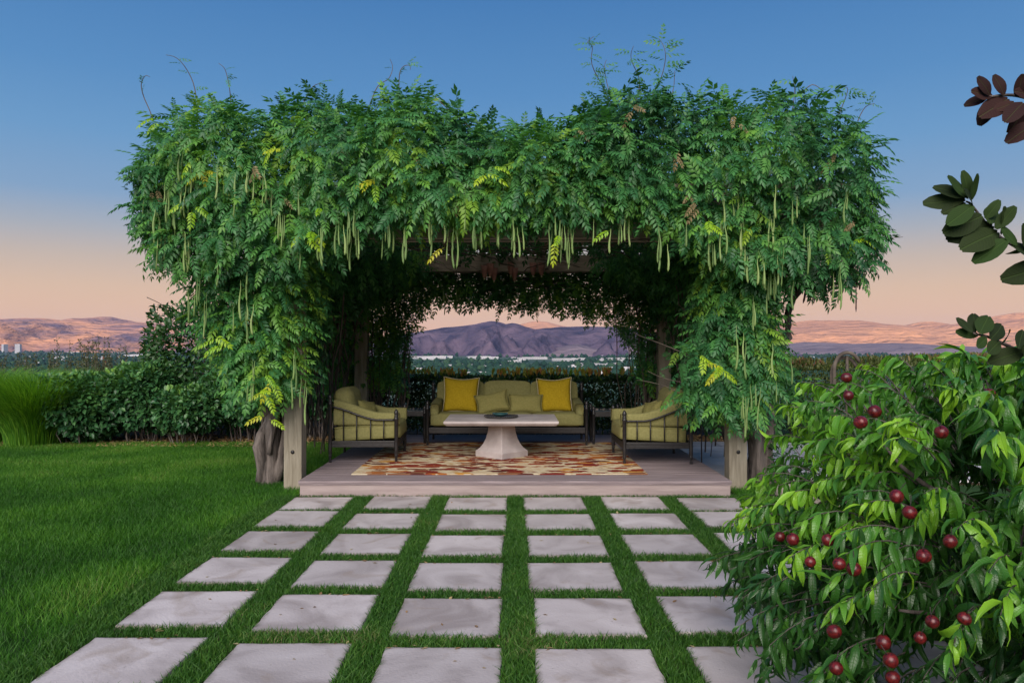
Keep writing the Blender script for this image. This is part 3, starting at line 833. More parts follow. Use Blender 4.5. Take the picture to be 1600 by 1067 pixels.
def pillow_mesh(name, hx, hy, T, pinch=0.09, n=14, seed=0, dent=0.0):
    V, F = [], []
    for s in (1, -1):
        for j in range(n + 1):
            for i in range(n + 1):
                u, v = i / n * 2 - 1, j / n * 2 - 1
                t = ((1 - u ** 2) * (1 - v ** 2))
                z = s * T * t ** 0.42
                x = u * hx * (1 - pinch * (1 - v * v)); y = v * hy * (1 - pinch * (1 - u * u))
                y -= dent * hy * max(0, v) * (1 - u * u) ** 2
                z += 0.012 * noise.noise(Vector((u * 2 + seed, v * 2, s))) * min(1, t * 3)
                V.append((x, y, z))
    m1 = (n + 1) ** 2
    for j in range(n):
        for i in range(n):
            a = j * (n + 1) + i
            F.append((a, a + 1, a + n + 2, a + n + 1)); F.append((m1 + a, m1 + a + n + 1, m1 + a + n + 2, m1 + a + 1))
    me = bpy.data.meshes.new(name); me.from_pydata(V, [], F)
    bm = bmesh.new(); bm.from_mesh(me); bmesh.ops.remove_doubles(bm, verts=bm.verts, dist=0.0005); bm.to_mesh(me); bm.free()
    me.polygons.foreach_set('use_smooth', [True] * len(me.polygons))
    ring = [V[i] for i in range(n + 1)] + [V[j * (n + 1) + n] for j in range(1, n + 1)] + [V[n * (n + 1) + i] for i in range(n - 1, -1, -1)] + [V[j * (n + 1)] for j in range(n - 1, -1, -1)]
    b = MB(); b.tube(ring, 0.006, 5, False)
    return me, b.mesh('piping')


def pillow(name, label, loc, rot, hx, hy, T, mat, pipe, group=None, seed=0, dent=0.0, pinch=0.09):
    t_ = thing(name, label, 'pillow', loc, 0, group)
    t_.rotation_euler = rot
    a, b_ = pillow_mesh('cover', hx, hy, T, pinch, 14, seed, dent)
    link('cover', a, mat, t_); link('piping', b_, pipe, t_)
    return t_


def post_profile(h):
    return [(0.016, 0), (0.018, 0.01), (0.015, 0.05), (0.019, 0.075), (0.024, 0.085), (0.017, 0.095), (0.024, 0.11), (0.023, 0.16), (0.024, h - 0.13),
            (0.030, h - 0.122), (0.030, h - 0.108), (0.020, h - 0.10), (0.029, h - 0.09), (0.020, h - 0.078), (0.026, h - 0.055), (0.027, h - 0.04), (0.02, h - 0.018), (0.012, h - 0.008), (0.004, h)]


def rail_z(t, flat=False):          # t 0 at the front post, 1 at the back post
    if flat: return 0.50 + 0.05 * t
    s = max(0, (t - 0.30) / 0.70)
    return 0.515 + 0.165 * (s * s * (3 - 2 * s) * 0.6 + s * 0.4)


def piping(cush, ha, hb, off, r, plane):
    pts = []
    for (sa, sb, a0) in ((1, 1, 0), (-1, 1, 90), (-1, -1, 180), (1, -1, 270)):
        for q in range(5):
            an = R(a0 + q * 22.5)
            pts.append((sa * (ha - r) + r * math.cos(an), sb * (hb - r) + r * math.sin(an)))
    pts.append(pts[0])
    full = []
    for i in range(len(pts) - 1):
        (x0, y0), (x1, y1) = pts[i], pts[i + 1]
        m_ = 6 if math.hypot(x1 - x0, y1 - y0) > 0.1 else 1
        full += [(x0 + (x1 - x0) * k / m_, y0 + (y1 - y0) * k / m_) for k in range(m_)]
    full.append(pts[0])
    b = MB()
    b.tube([(x, y, off) if plane == 'xy' else (off, x, y) for x, y in full], 0.0045, 5, False)
    b.build('piping', M['fabric2'], cush)


def seat_unit(root, W, ncush, armchair=True):
    fx, bx = 0.40, -0.40
    hw = W / 2
    for x, h in ((fx, 0.645), (bx, 0.83 if armchair else 0.87)):
        for s in (-1, 1):
            b = MB(); b.lathe(post_profile(h), 12); b.build('leg', M['metal'], root, (x, s * (hw - 0.025), 0))
    yi = hw - 0.025
    for s in (-1, 1):       # side frames
        b = MB()
        b.box((bx + 0.02, s * yi - 0.016, 0.225), (fx - 0.02, s * yi + 0.016, 0.262), 0.004)
        b.box((bx + 0.02, s * yi - 0.011, 0.185), (fx - 0.02, s * yi + 0.011, 0.2245), 0.004)
        b.build('side_rail', M['metal'], root)
        pts = [(fx - 0.8 * t, s * yi, rail_z(t, not armchair)) for t in np.linspace(0.02, 0.98, 18)]
        b = MB(); b.tube(pts, 0.012, 8); b.build('arm_rail', M['metal'], root)
        for t in (0.19, 0.39, 0.60, 0.80):
            b = MB(); b.tube([(fx - 0.8 * t, s * yi, 0.25), (fx - 0.8 * t, s * yi, rail_z(t, not armchair))], 0.008, 6); b.build('spindle', M['metal'], root)
        # padded arm, a loft inside the frame
        b = MB(); N_ = 16; base = []
        th = 0.052 if armchair else 0.075
        yc = s * (yi - 0.028 - th)
        for i, t in enumerate(np.linspace(0.0, 1.0, N_)):
            x = fx + 0.035 - 0.80 * t
            zt = rail_z(t, not armchair) + (0.085 if armchair else 0.10); zb = 0.44 + 0.0 * t
            e = 1 - 0.22 * max(0, 1 - i / 1.5) - 0.15 * max(0, 1 - (N_ - 1 - i) / 1.5)
            ring = []
            for k in range(20):
                a = 2 * math.pi * k / 20
                cx_, sz_ = math.cos(a), math.sin(a)
                px_ = math.copysign(abs(cx_) ** 0.6, cx_) * th * e
                pz_ = (zt + zb) / 2 + math.copysign(abs(sz_) ** 0.45, sz_) * (zt - zb) / 2 * (0.75 + 0.25 * e)
                ring.append((x, yc + px_, pz_))
            base.append(ring)
        vs_ = [q for r_ in base for q in r_]
        fs_ = [(i * 20 + k, i * 20 + (k + 1) % 20, (i + 1) * 20 + (k + 1) % 20, (i + 1) * 20 + k) for i in range(N_ - 1) for k in range(20)]
        fs_ += [tuple(range(20)), tuple((N_ - 1) * 20 + k for k in reversed(range(20)))]
        b.add(vs_, fs_, True); b.build('arm_pad', M['fabric'], root)
    # front and back rails
    for x, nm in ((fx, 'front_rail'), (bx, 'back_rail')):
        b = MB()
        b.box((x - 0.016, -yi + 0.02, 0.225), (x + 0.016, yi - 0.02, 0.262), 0.004)
        b.box((x - 0.011, -yi + 0.02, 0.180), (x + 0.011, yi - 0.02, 0.2245), 0.004)
        b.build(nm, M['metal'], root)
    b = MB(); b.tube([(bx, -yi, 0.70), (bx, yi, 0.70)], 0.013, 8); b.build('top_rail', M['metal'], root)
    ns = max(4, int(W / 0.2))
    for i in range(1, ns):
        y = -yi + 2 * yi * i / ns
        b = MB(); b.tube([(bx, y, 0.25), (bx, y, 0.70)], 0.008, 6); b.build('spindle', M['metal'], root)
    b = MB(); b.box((bx + 0.03, -yi + 0.03, 0.232), (fx - 0.03, yi - 0.03, 0.25)); b.build('seat_platform', M['metal'], root)
    # cushions
    wi = W - 0.12
    cw = wi / ncush
    for i in range(ncush):
        y = -wi / 2 + cw * (i + 0.5)
        o = link('seat_cushion', cushion_mesh('seat_cushion', 0.40, cw / 2 - 0.004, 0.095, 0.045, 0.018), M['fabric'], root, (0.035, y, 0.355))
        o.rotation_euler = (0, R(-3), 0)
        piping(o, 0.40, cw / 2 - 0.004, 0.074, 0.05, 'xy'); piping(o, 0.40, cw / 2 - 0.004, -0.074, 0.05, 'xy')
    wb = W - (0.30 if armchair else 0.20)
    cw = wb / ncush
    for i in range(ncush):
        y = -wb / 2 + cw * (i + 0.5)
        o = link('back_cushion', cushion_mesh('back_cushion', 0.115 if armchair else 0.075, cw / 2 - 0.003, 0.225, 0.07 if armchair else 0.04, 0.03), M['fabric'], root, (-0.255 if armchair else -0.285, y, 0.645))
        o.rotation_euler = (0, R(-9), 0)
        hx_ = 0.115 if armchair else 0.075
        piping(o, cw / 2 - 0.003, 0.225, hx_ * 0.62, 0.06, 'yz'); piping(o, cw / 2 - 0.003, 0.225, -hx_ * 0.62, 0.06, 'yz')


ch1 = thing('armchair', 'black spindle armchair with olive cushions standing clear of the vine leaves', 'armchair', (-1.83, 9.80, DZ), R(1.5))
seat_unit(ch1, 0.96, 1)
ch2 = thing('armchair', 'black spindle armchair with olive cushions, its back half hidden by vine leaves', 'armchair', (1.73, 9.66, DZ), R(180 + 1))
seat_unit(ch2, 0.96, 1)
sofa = thing('sofa', 'long black metal sofa with olive cushions facing the stone table', 'sofa', (-0.08, 11.27, DZ), R(-90))
seat_unit(sofa, 2.30, 3, False)

pg = 'mustard pillows on the sofa'
pillow('throw_pillow', 'square mustard yellow throw pillow beside the olive lumbar pillow with raised corner', (-0.755, 11.24, DZ + 0.70), (R(76), R(2), R(3)), 0.262, 0.262, 0.085, M['mustard'], M['piping'], pg, 1, 0.05)
pillow('throw_pillow', 'square mustard yellow throw pillow beside the flat-topped olive lumbar pillow', (0.61, 11.24, DZ + 0.695), (R(76), R(-2), R(-3)), 0.258, 0.258, 0.085, M['mustard'], M['piping'], pg, 5, 0.06)
pillow('lumbar_pillow', 'olive lumbar pillow with a raised pointed corner on the sofa', (-0.295, 11.08, DZ + 0.60), (R(70), R(-12), R(-2)), 0.25, 0.155, 0.07, M['fabric2'], M['fabric2'], None, 9, 0.02, 0.13)
pillow('lumbar_pillow', 'flat-topped olive lumbar pillow on the sofa beside a mustard one', (0.19, 11.10, DZ + 0.58), (R(70), R(1), R(2)), 0.25, 0.14, 0.07, M['fabric2'], M['fabric2'], None, 13, 0.0)
pillow('lumbar_pillow', 'small olive pillow in the armchair that stands clear of leaves', (-1.86, 9.90, DZ + 0.575), (R(68), R(8), R(68)), 0.20, 0.14, 0.06, M['fabric2'], M['fabric2'], None, 17)
pillow('lumbar_pillow', 'small olive pillow in the armchair half hidden by leaves', (1.75, 9.74, DZ + 0.575), (R(68), R(-8), R(-68)), 0.20, 0.14, 0.06, M['fabric2'], M['fabric2'], None, 21)


def side_table(label, loc, w_, d_):
    t_ = thing('side_table', label, 'side table', loc)
    for x in (-w_ / 2, w_ / 2):
        for y in (-d_ / 2, d_ / 2):
            b = MB(); b.lathe(post_profile(0.56), 10); b.build('leg', M['metal'], t_, (x, y, 0))
    for s in (-1, 1):
        b = MB(); b.box((-w_ / 2 + .02, s * d_ / 2 - .012, 0.40), (w_ / 2 - .02, s * d_ / 2 + .012, 0.475), 0.004); b.build('apron', M['metal'], t_)
        b = MB(); b.box((s * w_ / 2 - .012, -d_ / 2 + .02, 0.40), (s * w_ / 2 + .012, d_ / 2 - .02, 0.475), 0.004); b.build('apron', M['metal'], t_)
    b = MB(); b.box((-w_ / 2 + .014, -d_ / 2 + .014, 0.470), (w_ / 2 - .014, d_ / 2 - .014, 0.488), 0.003); b.build('tabletop', M['glass_dark'], t_)


side_table('small black metal side table between the sofa and the clear armchair', (-1.45, 11.30, DZ), 0.36, 0.42)
side_table('small black metal side table between the sofa and the leaf-covered armchair', (1.36, 11.22, DZ), 0.40, 0.42)

# stone coffee table
tb = thing('coffee_table', 'pale cast stone coffee table on a flared pedestal', 'coffee table', (-0.14, 9.80, DZ + 0.0115), 0)
bm = bmesh.new()
prof = [(0.335, 0), (0.335, 0.075), (0.315, 0.085), (0.275, 0.115), (0.235, 0.165), (0.205, 0.225), (0.182, 0.30), (0.170, 0.385), (0.172, 0.43)]
b = MB(); b.lathe(prof, 4, smooth=False)
ped = b.build('pedestal', M['stone'], tb); ped.rotation_euler = (0, 0, R(91.5))
md = ped.modifiers.new('bevel', 'BEVEL'); md.width = 0.006; md.segments = 2
vs_, fs_ = [], []
for (ix, z) in ((0.035, 0.43), (0.0, 0.462), (0.0, 0.484), (0.006, 0.49)):
    x, y = 0.70 - ix, 0.50 - ix
    vs_ += [(-x, -y, z), (x, -y, z), (x, y, z), (-x, y, z)]
for i in range(3):
    for k in range(4):
        fs_.append((i * 4 + k, i * 4 + (k + 1) % 4, i * 4 + 4 + (k + 1) % 4, i * 4 + 4 + k))
fs_ += [(3, 2, 1, 0), (12, 13, 14, 15)]
b = MB(); b.add(vs_, fs_); tp = b.build('tabletop', M['stone'], tb)
md = tp.modifiers.new('bevel', 'BEVEL'); md.width = 0.004; md.segments = 2
zt = DZ + 0.0115 + 0.4905
tr = thing('tray', 'round dark tray with a beaded rim on the stone table', 'tray', (-0.15, 9.80, zt))
b = MB(); b.lathe([(0.17, 0), (0.205, 0.006), (0.212, 0.02), (0.204, 0.02), (0.195, 0.012), (0.02, 0.010)], 28); b.build('plate', M['tray'], tr)
b = MB()
for k in range(44):
    a = k / 44 * 6.2832
    b.lathe([(0.003, -0.009), (0.009, -0.005), (0.011, 0), (0.009, 0.005), (0.003, 0.009)], 6, (0.21 * math.cos(a), 0.21 * math.sin(a), 0.024))
b.build('beaded_rim', M['tray'], tr)
bw = thing('bowl', 'small shallow teal glazed bowl standing in the dark tray', 'bowl', (-0.16, 9.84, zt + 0.0105))
b = MB(); b.lathe([(0.04, 0), (0.05, 0.006), (0.085, 0.022), (0.105, 0.04), (0.10, 0.042), (0.078, 0.026), (0.04, 0.014)], 24); b.build('body', M['teal'], bw)

# ------------------------------------------------------------------ wisteria
def wis_leaf(Lr=1.0, pairs=6, droop=0.35, seed=0, simple=False):
    r = np.random.default_rng(seed)
    V, F = [], []
    def leaflet(b, d, l, nrm):
        d = d / np.linalg.norm(d); x = np.cross(d, nrm); x /= np.linalg.norm(x); nn = np.cross(x, d)
        wd = l * 0.215
        i = len(V)
        if simple:
            V.extend([b, b + d * l * 0.45 + x * wd, b + d * l - nn * l * 0.12, b + d * l * 0.45 - x * wd])
            F.extend([(i, i + 1, i + 2), (i, i + 2, i + 3)])
            return
        V.extend([b, b + d * l * 0.42 + x * wd - nn * l * .03, b + d * l * 0.45 + nn * l * 0.045, b + d * l * 0.42 - x * wd - nn * l * .03, b + d * l - nn * l * 0.16])
        F.extend([(i, i + 1, i + 2), (i, i + 2, i + 3), (i + 1, i + 4, i + 2), (i + 2, i + 4, i + 3)])
    pt = lambda s: np.array((0.03 * math.sin(s * 3 + seed), Lr * s, -droop * Lr * s * s))
    for q in range(pairs):
        s = 0.22 + 0.70 * q / (pairs - 1)
        l = Lr * (0.30 + 0.06 * math.sin(math.pi * (q + 0.5) / pairs)) * (1 - 0.15 * s)
        for sd in (-1, 1):
            an = R(66 - 20 * s + r.uniform(-9, 9))
            d = np.array((sd * math.sin(an), math.cos(an), -0.28 - droop * s * 0.9 + r.uniform(-.12, .12)))
            leaflet(pt(s + r.uniform(-.02, .02)), d, l * r.uniform(.9, 1.1), np.array((sd * -0.15, 0.1, 1.0)))
    leaflet(pt(0.98), np.array((0.03, 1, -0.5 - droop)), Lr * 0.30, np.array((0, .3, 1.0)))
    i = len(V)
    for s in (0, 0.5, 1.0):
        q = pt(s); V.extend([q + np.array((-.006, 0, 0)), q + np.array((.006, 0, 0))])
    F.extend([(i, i + 1, i + 3), (i, i + 3, i + 2), (i + 2, i + 3, i + 5), (i + 2, i + 5, i + 4)])
    return np.array(V), np.array(F)


WL = [wis_leaf(1, 5, 0.25, 1), wis_leaf(1, 6, 0.5, 2), wis_leaf(1, 5, 0.4, 3), wis_leaf(1, 5, 0.65, 4)]
WS = [wis_leaf(1, 4, 0.3, 5, True), wis_leaf(1, 4, 0.5, 6, True)]
YP = 8.25
topp = [(176, 330), (180, 262), (200, 212), (225, 182), (260, 158), (300, 150), (340, 165), (380, 165), (420, 158), (470, 145), (510, 150), (540, 170), (570, 158), (600, 145), (640, 146), (700, 162), (740, 178), (780, 192), (830, 188), (870, 192), (900, 182), (930, 160), (960, 140), (1000, 135), (1040, 138), (1060, 150), (1100, 150), (1150, 155), (1200, 150), (1240, 138), (1300, 150), (1340, 168), (1365, 198), (1382, 240), (1400, 290), (1407, 350)]
botp = [(176, 345), (182, 370), (200, 392), (240, 420), (280, 440), (330, 450), (440, 450), (510, 420), (540, 395), (580, 378), (640, 356), (700, 352), (760, 362), (820, 364), (880, 352), (920, 346), (960, 342), (1010, 356), (1050, 374), (1090, 400), (1130, 435), (1180, 455), (1230, 465), (1290, 470), (1340, 458), (1375, 438), (1395, 405), (1407, 370)]
wx = lambda q: (np.array([p[0] for p in q]) - 801) / 1200 * YP
wz = lambda q: 1.6 - (np.array([p[1] for p in q]) - 540) / 1200 * YP
TX, TZ, BX, BZ = wx(topp) * 0.948, wz(topp) - 0.07, wx(botp) * 0.948, wz(botp) + 0.15
BZ = BZ - 0.09 * np.exp(-(BX / 1.7) ** 4)
X0, X1 = TX[0], TX[-1]
leaf_sets = {-1: [], 1: []}
cand = []


def add_leaves(pos, nrm, size, temps, rnd_lo=0.0, rnd_hi=0.9, down=0.38, out=0.75, chaos=0.45, pick=False, deep=None):
    n = len(pos)
    d = nrm * out + np.array([0, 0, -down]) + rng.normal(size=(n, 3)) * chaos
    nn = nrm * 0.45 + np.array([0, 0, 1.0]) + rng.normal(size=(n, 3)) * 0.35
    Mx = basis(d, nn)
    sz = size * (0.58 + 0.72 * rng.random(n))
    lump = nz(pos, 1.1, 4.0)
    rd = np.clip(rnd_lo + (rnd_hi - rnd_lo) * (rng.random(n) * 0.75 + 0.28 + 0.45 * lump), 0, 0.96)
    k = rng.integers(0, len(temps), n)
    sgn = np.where(pos[:, 0] < 0.02, -1, 1)
    if pick:
        for i in range(n):
            cand.append((deep[i], pos[i], Mx[i], sz[i], k[i], sgn[i], rd[i]))
        return
    for s in (-1, 1):
        for t in range(len(temps)):
            mk = (k == t) & (sgn == s)
            if mk.any():
                leaf_sets[s].append(scatter(temps[t][0], temps[t][1], pos[mk], Mx[mk], sz[mk], rd[mk]))


def front_pts(n, dmin, dmax):
    X = rng.uniform(X0, X1, n)
    tz, bz = np.interp(X, TX, TZ), np.interp(X, BX, BZ)
    u = rng.random(n)
    Z = bz + (tz - bz) * u
    hx = np.minimum(X - X0, X1 - X)
    et = np.clip((tz - Z) / 0.75, 0, 1); eb = np.clip((Z - bz) / 0.35, 0, 1); es = np.clip(hx / 0.8, 0, 1)
    rd = lambda e: 1 - np.sqrt(np.maximum(0, 1 - (1 - e) ** 2))
    lump = nz(np.stack([X, np.zeros(n), Z], 1), 1.5, 1.0) * 0.28 + nz(np.stack([X, np.zeros(n), Z], 1), 3.4, 2.0) * 0.12
    Y = 7.72 + 0.75 * rd(et) + 0.28 * rd(eb) + 0.75 * rd(es) - lump
    dp = dmin + (dmax - dmin) * rng.random(n) ** 1.6
    Y = Y + dp
    side = np.where(X < 0, -1, 1) * (1 - es)
    N = unit(np.stack([side, -np.ones(n), 1.2 * (1 - et) - 0.4 * (1 - eb)], 1))
    return np.stack([X, Y, Z], 1), N, dp


p, nr, dp = front_pts(7400, 0.0, 0.55)
add_leaves(p, nr, 0.205, WL, chaos=0.55)
p, nr, dp = front_pts(620, -0.10, 0.02)
add_leaves(p, nr, 0.208, WL, pick=True, deep=dp, chaos=0.55)
# top of the canopy
n = 3400
X = rng.uniform(X0 + 0.1, X1 - 0.1, n); Y = rng.uniform(8.1, 13.3, n)
zt = np.interp(X, TX, TZ)
Z = zt - 0.15 - 0.45 * rng.random(n) ** 2 - 0.5 * np.clip((Y - 12.5) / 0.8, 0, 1) ** 2 + 0.14 * nz(np.stack([X, Y, X * 0], 1), 1.3)
add_leaves(np.stack([X, Y, Z], 1), np.tile([0, -0.15, 1.0], (n, 1)), 0.34, WS, out=0.5, down=0.05, chaos=0.7)
# sprays standing above the outline
n = 420
X = rng.uniform(X0 + 0.25, X1 - 0.25, n); Y = rng.uniform(8.1, 9.6, n)
Z = np.interp(X, TX, TZ) - 0.08 + 0.10 * rng.random(n)
add_leaves(np.stack([X, Y, Z], 1), np.tile([0, -0.2, 1.0], (n, 1)), 0.18, WL, out=0.9, down=-0.1, chaos=0.7)
# ends
n = 3400
sd = np.where(rng.random(n) < 0.5, -1, 1)
Y = rng.uniform(8.2, 13.2, n); u = rng.random(n)
Z = 2.45 + 1.5 * u
X = np.where(sd < 0, X0 + 0.12, X1 - 0.12) - sd * (0.5 * np.maximum(0, u - 0.6) + 0.35 * rng.random(n) ** 1.5 + 0.1 * nz(np.stack([Y, Z, Y * 0], 1), 1.4))
add_leaves(np.stack([X, Y, Z], 1), np.stack([sd * 1.0, np.full(n, -.1), np.full(n, 0.2)], 1), 0.2, WS)
# underside of the overhang beyond the posts and between rafters
n = 1500
X = rng.uniform(X0 + 0.3, X1 - 0.3, n); Y = rng.uniform(8.6, 13.0, n)
Z = np.where(abs(X) > 2.6, 2.75, 3.28) + rng.uniform(-0.15, 0.25, n)
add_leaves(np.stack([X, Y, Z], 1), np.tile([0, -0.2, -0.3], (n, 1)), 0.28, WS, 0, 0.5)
# rear edge
n = 1100
X = rng.uniform(-4.0, 4.0, n); Z = rng.uniform(2.5, 3.9, n); Y = 13.2 + rng.uniform(-0.3, 0.2, n)
add_leaves(np.stack([X, Y, Z], 1), np.tile([0, 1.0, 0.2], (n, 1)), 0.3, WS)


def column(n, Yc, ledge, redge, y0, y1, depth, size, temps, lo=0.0, hi=0.9, sidez=False):
    ly = [q[1] for q in ledge]; lx = [q[0] for q in ledge]; ry = [q[1] for q in redge]; rx = [q[0] for q in redge]
    py = rng.uniform(y0, y1, n)
    a, b = np.interp(py, ly, lx), np.interp(py, ry, rx)
    u = rng.random(n)
    px = a + (b - a) * u
    t = 2 * u - 1
    X = (px - 801) / 1200 * Yc; Z = 1.6 - (py - 540) / 1200 * Yc
    lump = nz(np.stack([X, Z, X * 0], 1), 2.0, 6.0) * 0.16
    Y = Yc + 0.45 * (1 - np.sqrt(np.maximum(0, 1 - t * t))) + depth * rng.random(n) ** 1.6 - lump
    N = unit(np.stack([t, -1.2 + abs(t) * 0.6, np.full(n, 0.1)], 1))
    add_leaves(np.stack([X, Y, Z], 1), N, size, temps, lo, hi)
    return N


column(1150, 8.1, [(280, 400), (284, 460), (296, 500), (318, 540), (352, 580), (388, 618)], [(508, 400), (470, 460), (458, 500), (452, 540), (448, 580), (438, 612)], 400, 610, 0.6, 0.215, WL, 0.1, 1.0)
column(350, 8.9, [(300, 425), (330, 580)], [(500, 425), (470, 580)], 425, 600, 0.4, 0.25, WS)
column(1150, 8.1, [(1115, 380), (1118, 430), (1116, 480), (1092, 520), (1080, 580), (1084, 615), (1112, 648)], [(1250, 380), (1222, 430), (1224, 480), (1232, 510), (1228, 550), (1220, 600), (1196, 648)], 380, 648, 0.6, 0.215, WL, 0.05, 0.95)
column(350, 8.9, [(1100, 425), (1110, 620)], [(1230, 425), (1210, 620)], 425, 650, 0.4, 0.25, WS)
# inner side curtains between front and rear posts
for s in (-1, 1):
    n = 3200
    Y = rng.uniform(8.9, 12.8, n); Z = 0.85 + 2.1 * rng.random(n) ** 0.62
    X = s * (2.74 + 0.3 * np.clip((2.0 - Z) / 0.8, 0, 1) - 1.25 * np.clip((Z - 1.75) / 1.2, 0, 1) ** 2.2 * np.clip((Y - 8.9) / 1.5, 0.25, 1) + rng.uniform(-0.2, 0.35, n))
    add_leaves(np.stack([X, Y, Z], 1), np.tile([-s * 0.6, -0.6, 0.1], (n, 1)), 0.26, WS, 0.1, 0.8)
# rear curtain around the view opening
op = [(628, 600), (634, 560), (640, 520), (648, 492), (662, 470), (690, 461), (730, 466), (770, 470), (800, 472), (835, 478), (870, 474), (905, 484), (935, 487), (958, 496), (974, 515), (988, 540), (996, 562), (990, 600)]
ox = np.array([q[0] for q in op]); oy = np.array([q[1] for q in op])
n = 13500
px = rng.uniform(505, 1095, n); py = rng.uniform(398, 600, n)
inside = (px > 628) & (px < 996) & (py > np.interp(px, ox[1:-1], oy[1:-1]) + rng.normal(0, 4, n))
edge = np.where(py > 500, np.minimum(abs(px - np.interp(py, oy[:8][::-1], ox[:8][::-1])), abs(px - np.interp(py, oy[10:17], ox[10:17]))), 0)
keep = ~inside & (rng.random(n) < np.where(px < 575, 0.45, 0.9))
px, py = px[keep], py[keep]
n = len(px)
Y = 12.55 + rng.uniform(-0.1, 0.5, n)
pos = np.stack([(px - 801) / 1200 * 12.6, Y, 1.6 - (py - 540) / 1200 * 12.6], 1)
add_leaves(pos, np.tile([0, -0.5, 0.1], (n, 1)), 0.20, WS, 0.15, 0.95, chaos=0.55)

vines = {}
vines[-1] = thing('wisteria_vine', 'green wisteria vine whose stout trunk rises from the lawn beside the pergola', 'vine', (-2.82, 8.95, 0))
vines[1] = thing('wisteria_vine', 'green wisteria vine with split trunk beside the patio flagstones, dark pods at its end', 'vine', (2.82, 8.95, 0))
# separate nearest leaves
cand.sort(key=lambda q: q[0])
wl_mesh = []
for t, (v_, f_) in enumerate(WL):
    me = big('leaf', v_, f_); me.materials.append(M['wis_o']); wl_mesh.append(me)
wy_mesh = []
for t, (v_, f_) in enumerate(WL):
    me = big('leaf', v_, f_); me.materials.append(M['wis_y']); wy_mesh.append(me)
cnt = {-1: 0, 1: 0}


def leaf_obj(me, pos, Mx, sz, parent, name='leaf'):
    o = bpy.data.objects.new(name, me)
    COL.objects.link(o)
    o.parent = parent
    mt = Matrix(Mx.tolist()).to_4x4()
    mt = Matrix.Translation(Vector(pos) - parent.location) @ mt @ Matrix.Scale(float(sz), 4)
    o.matrix_local = mt
    return o


rest = {-1: [], 1: []}
for dpp, pos, Mx, sz, k, s, rd in cand:
    if cnt[s] < 240:
        leaf_obj(wl_mesh[k], pos, Mx, sz, vines[s]); cnt[s] += 1
    else:
        rest[s].append((pos, Mx, sz, k, rd))
for s in (-1, 1):
    for pos, Mx, sz, k, rd in rest[s]:
        leaf_sets[s].append(scatter(WL[k][0], WL[k][1], np.array([pos]), np.array([Mx]), np.array([sz]), np.array([rd])))
# yellow-green young leaves in small bunches
for (px, py, Y, c) in [(318, 262, 7.75, 4), (298, 322, 7.7, 3), (437, 228, 7.7, 2), (585, 282, 7.7, 4), (763, 266, 7.65, 3), (480, 365, 7.7, 4), (250, 190, 8.0, 2), (420, 590, 7.9, 3), (412, 615, 7.9, 3), (415, 650, 7.95, 2), (340, 530, 7.95, 2), (350, 545, 7.95, 2), (500, 330, 7.7, 1), (870, 372, 7.7, 2), (960, 352, 7.65, 1),
                       (1115, 350, 7.7, 2), (1345, 375, 7.9, 3), (1095, 560, 7.95, 3), (1130, 575, 7.95, 3), (1290, 385, 7.85, 1), (700, 390, 7.7, 1), (300, 250, 7.75, 1), (1180, 350, 7.7, 1)]:
    c0 = P(px, py, Y - 0.08)
    for q in range(c):
        s = -1 if c0.x < 0 else 1
        d = np.array([[random.uniform(-1, 1), -0.5, random.uniform(-0.6, 0.1)]]); nn = np.array([[random.uniform(-.3, .3), -0.7, 0.8]])
        leaf_obj(wy_mesh[random.randrange(4)], (c0.x + random.uniform(-.05, .05), c0.y, c0.z + random.uniform(-.05, .05)), basis(d, nn)[0], random.uniform(0.15, 0.2), vines[s])

wd_mesh = []
for t, (v_, f_) in enumerate(WL):
    me = big('leaf', v_, f_); me.materials.append(M['wis_d']); wd_mesh.append(me)
for (px, py) in [(440, 310), (713, 310), (1060, 240), (1080, 300), (1090, 320), (1150, 185), (990, 170), (1335, 350), (1300, 245), (530, 232), (905, 205), (650, 250), (240, 300), (395, 260)]:
    c0 = P(px, py, 7.72)
    for q in range(2):
        d = np.array([[random.uniform(-1, 1), -0.4, random.uniform(-0.9, -0.2)]]); nn = np.array([[random.uniform(-.5, .5), -0.8, 0.5]])
        leaf_obj(wd_mesh[random.randrange(4)], (c0.x + random.uniform(-.05, .05), c0.y, c0.z + random.uniform(-.05, .05)), basis(d, nn)[0], random.uniform(0.10, 0.16), vines[-1 if c0.x < 0 else 1])

# pods
pod_meshes = []
for q in range(5):
    Lp = [0.17, 0.22, 0.26, 0.30, 0.20][q]
    bend = [0.0, 0.012, -0.016, 0.02, -0.01][q]
    tt = np.linspace(0, 1, 10)
    pts = [(bend * math.sin(t * 3), 0, -Lp * 0.28 - Lp * t) for t in tt]
    rr = [0.004 + 0.0085 * math.sin(math.pi * min(1, t * 0.62 + 0.02)) * (1 + 0.12 * math.sin(t * 22)) if t < 0.97 else 0.003 for t in tt]
    b = MB(); b.tube([(0, 0, 0)] + pts, [0.0022] + rr, 7)
    me = b.mesh('seed_pod')
    for v in me.vertices: v.co.y *= 0.62
    pod_meshes.append(me)
pod_d = []
for me in pod_meshes:
    m2 = me.copy(); m2.materials.append(M['pod_dark']); me.materials.append(M['pod']); pod_d.append(m2)


def pod(pos, dark=False, sc=1.0):
    s = -1 if pos[0] < 0.02 else 1
    o = bpy.data.objects.new('seed_pod', random.choice(pod_d if dark else pod_meshes))
    COL.objects.link(o); o.parent = vines[s]
    o.location = Vector(pos) - vines[s].location
    o.rotation_euler = (random.uniform(-.06, .06), random.uniform(-.06, .06), random.uniform(0, 6.28))
    o.scale = (sc * 0.95, sc * 0.95, sc * random.uniform(0.8, 1.2))
    return o


